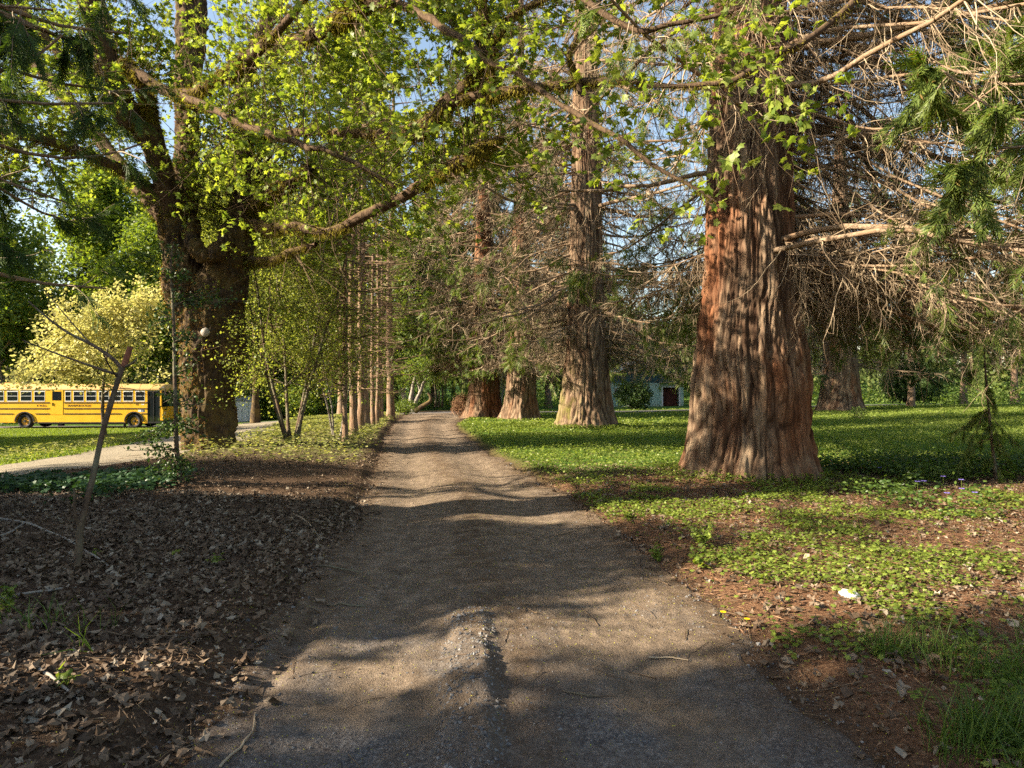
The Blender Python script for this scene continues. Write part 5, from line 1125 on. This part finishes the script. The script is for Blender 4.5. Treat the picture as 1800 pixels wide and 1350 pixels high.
A = Acc(); ring(A, 8.1, -W2 - .012, -W2 - .007, .028, .045, 14); wv = A.v[-1]; wv[:, 2] += .665; A.box(8.09, 8.105, -W2 - .012, -W2 - .007, 1.18, 1.24); A.box(8.1, 8.14, -W2 - .012, -W2 - .007, 1.18, 1.193); mesh('wheelchair_mark', A, M['white_metal'], bs_)
A = Acc(); A.box(9.5, 9.505, -.95, -.75, 1.22, 1.32); mesh('front_number', A, M['black_trim'], bus)
# stand the bus on its wheels
pr_ = np.array([-32.7, 45.8]); pf_ = pr_ + np.array([7.4, .35]); pf_ = pr_ + (pf_ - pr_) / np.linalg.norm(pf_ - pr_) * 7.5
zr, zf = float(H(pr_[:1], pr_[1:])[0]), float(H(pf_[:1], pf_[1:])[0])
yaw = math.atan2(pf_[1] - pr_[1], pf_[0] - pr_[0]); pit = -math.atan2(zf - zr, 7.5)
# near-side wheels are W2 in front of the centre line
nx, ny = -math.sin(yaw), math.cos(yaw)
bus.location = (pr_[0] + nx * W2, pr_[1] + ny * W2, zr - .0); bus.rotation_euler = (0, pit, yaw); bus.scale = (.955, 1, 1)

# ---------------------------------------------------------------- sheds
def shed_mat(name, a, b, zs=1):
    g = NG(name); n = g.noise(2.5, 5, g.coord((3, 3, .5)), .65); low = g.n('ShaderNodeSeparateXYZ'); g.l(g.coord(), low.inputs[0])
    c = g.ramp(n, [(.3, a), (.68, b)]); c = g.mix(g.ramp(g.math('ADD', g.math('MULTIPLY', low.outputs[2], -.9), n), [(.1, (0, 0, 0)), (.5, (.6, .6, .6))]), c, (.22, .16, .08)); return g.pr(c, .6, None, .3)
M['green_wall'] = shed_mat('green metal wall', (.24, .38, .33), (.46, .58, .50)); M['shaded_wall'] = m_plain('shaded upper wall', (.02, .05, .055), (.04, .085, .09), .8, 3)  # wall paled as if sunlit; gable colour has its shadow painted in
M['rusty_roof'] = m_plain('rusty roof', (.22, .14, .10), (.42, .33, .27), .7, 3); M['roof_white'] = m_plain('pale roof edge', (.5, .5, .48), (.66, .66, .64), .6, 3)
gb = np.array([9.6, 68.5]); gz = float(H(gb[:1], gb[1:])[0]) - .05
gs = root('green_shed', (gb[0], gb[1], gz), 'old green metal shed with gable roof and open doorway', 'shed')
def gp(u, d_, z): return (gb[0] + u, gb[1] + d_, gz + z)
def gbox(A, u0, u1, d0, d1, z0, z1): return A.box(gb[0] + u0, gb[0] + u1, gb[1] + d0, gb[1] + d1, gz + z0, gz + z1)
A = Acc(); gbox(A, -1, 5.4, 0, .12, 0, 2.5); gbox(A, -1, -.88, .12, 7, 0, 2.5); gbox(A, 7.5, 7.62, .12, 7, 0, 2.3); gbox(A, 7.28, 7.62, 0, .12, 0, 2.5); gbox(A, 5.4, 7.28, 0, .12, 2.05, 2.5)
for k in range(34):
    u = -.9 + k * .19
    if u < 5.3: gbox(A, u, u + .05, -.035, 0, .05, 2.48)
mesh('wall', A, M['green_wall'], gs)
A = Acc(); V = [gp(-1, .02, 2.5), gp(6.9, .02, 2.5), gp(2.8, .02, 4.6), gp(-1, .14, 2.5), gp(6.9, .14, 2.5), gp(2.8, .14, 4.6)]; A.add(V, [(0, 1, 2), (5, 4, 3)]); A.add(V, [(0, 3, 4, 1), (1, 4, 5, 2), (2, 5, 3, 0)]); mesh('gable', A, M['shaded_wall'], gs)
A = Acc()
def slab(A, p, q, d0, d1, t): A.add([gp(p[0], d0, p[1]), gp(q[0], d0, q[1]), gp(q[0], d1, q[1]), gp(p[0], d1, p[1]), gp(p[0], d0, p[1] + t), gp(q[0], d0, q[1] + t), gp(q[0], d1, q[1] + t), gp(p[0], d1, p[1] + t)], [(0, 1, 2, 3), (4, 7, 6, 5), (0, 4, 5, 1), (1, 5, 6, 2), (2, 6, 7, 3), (3, 7, 4, 0)])
slab(A, (-1.6, 2.2), (2.8, 4.62), -.5, 7.4, .12); slab(A, (2.8, 4.62), (8.3, 2.75), -.5, 7.4, .12); rf = mesh('roof', A, M['rusty_roof'], gs)
A = Acc(); slab(A, (-1.6, 2.16), (2.8, 4.58), -.56, -.5, .2); mesh('fascia', A, M['roof_white'], rf)
A = Acc(); slab(A, (5.1, 2.52), (8.2, 2.5), -.6, .3, .08); mesh('awning', A, M['rusty_roof'], gs)
A = Acc(); gbox(A, 5.4, 5.55, -.04, .1, 0, 2.06); gbox(A, 7.13, 7.3, -.04, .1, 0, 2.06); gbox(A, 5.4, 7.3, -.045, .1, 2.06, 2.16); mesh('door_frame', A, M['roof_white'], gs)
A = Acc(); gbox(A, 5.6, 7.1, .6, .64, 0, 2.05); mesh('door', A, m_plain('oxblood door', (.06, .015, .012), (.10, .03, .02), .8, 3), gs)
A = Acc(); gbox(A, .6, 2.0, -.02, -.002, 1.2, 2.1); wf = mesh('window', A, M['roof_white'], gs); A = Acc(); gbox(A, .7, 1.9, -.03, -.021, 1.3, 2.0); mesh('pane', A, M['glass'], wf)
A = Acc(); gbox(A, 4.9, 8.6, -1.0, -.04, -.02, .1); mesh('step', A, m_plain('stone step', (.25, .2, .17), (.4, .34, .3), .9, 4), gs)
wp = gpx(430, 736); wp = np.array([px(427, 735, 56)[0], 56.0, 0]); wz = float(H(wp[:1], wp[1:2])[0]) - .02
ws = root('white_shed', (wp[0], wp[1], wz), 'little white metal garden shed with a grey roof', 'shed')
def wbox(A, u0, u1, d0, d1, z0, z1): return A.box(wp[0] + u0, wp[0] + u1, wp[1] + d0, wp[1] + d1, wz + z0, wz + z1)
M['shed_white'] = m_plain('shed white', (.5, .53, .56), (.62, .65, .68), .5, 4)
A = Acc(); wbox(A, -.85, .75, 0, 1.5, 0, 1.75)
for k in range(9): wbox(A, -.82 + k * .18, -.79 + k * .18, -.015, 0, .03, 1.73)
mesh('wall', A, M['shed_white'], ws)
A = Acc(); V = [(-1.0, -.12, 1.72), (.9, -.12, 1.72), (.9, 1.6, 1.72), (-1.0, 1.6, 1.72), (-.95, .2, 2.1), (.85, .2, 2.1), (.85, 1.3, 2.1), (-.95, 1.3, 2.1)]
A.add([(wp[0] + a, wp[1] + b, wz + c_) for a, b, c_ in V], [(0, 1, 2, 3), (4, 7, 6, 5), (0, 4, 5, 1), (1, 5, 6, 2), (2, 6, 7, 3), (3, 7, 4, 0)]); mesh('roof', A, m_plain('grey shed roof', (.2, .22, .25), (.3, .32, .35), .6, 4), ws)
A = Acc(); wbox(A, -.5, -.04, -.04, -.016, .08, 1.62); wbox(A, -.02, .44, -.04, -.016, .08, 1.62); dr = mesh('door', A, M['shed_white'], ws); A = Acc(); wbox(A, -.1, -.07, -.06, -.04, .8, .95); mesh('handle', A, M['black_trim'], dr)
pl = root('utility_pole', G_(px(441, 700, 58)[0], 58), 'slim grey utility pole behind the white shed', 'pole'); b_ = np.array(pl['_b'][:])
A = Acc(); tubes(A, np.array([b_, b_ + [0, 0, 4], b_ + [0, 0, 8.5]]), [.12, .11, .09], 12); mesh('shaft', A, M['grey_bark'], pl, True)
A = Acc(); A.box(b_[0] - .7, b_[0] + .7, b_[1] - .16, b_[1] - .08, b_[2] + 7.6, b_[2] + 7.72); mesh('crossarm', A, M['grey_bark'], pl)

# ---------------------------------------------------------------- far wood closing the view
fw = Acc(); r = np.random.default_rng(5)
CL = [T_clump(9, s, .16, .5) for s in range(3)]
nt_ = 330; a = np.linspace(-1.35, 1.35, nt_) + r.normal(0, .01, nt_); dd = r.uniform(88, 150, nt_); X = np.sin(a) * dd; Y = np.cos(a) * dd; hz = H(X, Y)
hh = r.uniform(13, 23, nt_) * np.interp(X, [-90, -40, 0, 25, 60], [1.15, 1.1, 1.15, .62, .62])
T_ = Acc()
for k in range(nt_):
    n = 110; q = r.uniform(0, 1, n) ** .8; z = .08 + .92 * q; rad = (1 - q) * hh[k] * .2 + .4; an = r.uniform(0, 6.28, n); rr = rad * r.uniform(.3, 1, n)
    p = np.stack([X[k] + np.cos(an) * rr, Y[k] + np.sin(an) * rr, hz[k] + z * hh[k]], -1); scatter(fw, *CL[k % 3], p, rdir(n, r), rdir(n, r), r.uniform(1.0, 2.2, n))
P = np.stack([np.stack([X, Y, hz], -1), np.stack([X, Y, hz + hh * .5], -1), np.stack([X, Y, hz + hh], -1)], 1); tubes(fw, P, np.repeat([[.35, .22, .05]], nt_, 0), 5)
tag(mesh('far_wood', fw, M['needle_far']), 'dense wood of conifers closing the view behind the road', kind='stuff')
un = Acc(); n = 26000; a = r.uniform(-1.1, 1.1, n); dd = r.uniform(62, 88, n); x, y = np.sin(a) * dd, np.cos(a) * dd; cl = (fbm2(x * .25, y * .25, 7) > -.15) & ~((x > 5) & (x < 20) & (y < 78)); x, y = x[cl], y[cl]; m = len(x)
z = H(x, y) + r.uniform(0, 1, m) ** 1.5 * (1.6 + 1.4 * noise2(x * .2, y * .2, 9)); scatter(un, *T_clump(5, 3, .2, .4), np.stack([x, y, z], -1), rdir(m, r), rdir(m, r), r.uniform(.3, .7, m))
tag(mesh('undergrowth', un, M['leaf_mid']), 'tangled bushes and brambles beyond the crossing road', kind='stuff')

for o in bpy.data.objects:
    if '_b' in o: del o['_b']
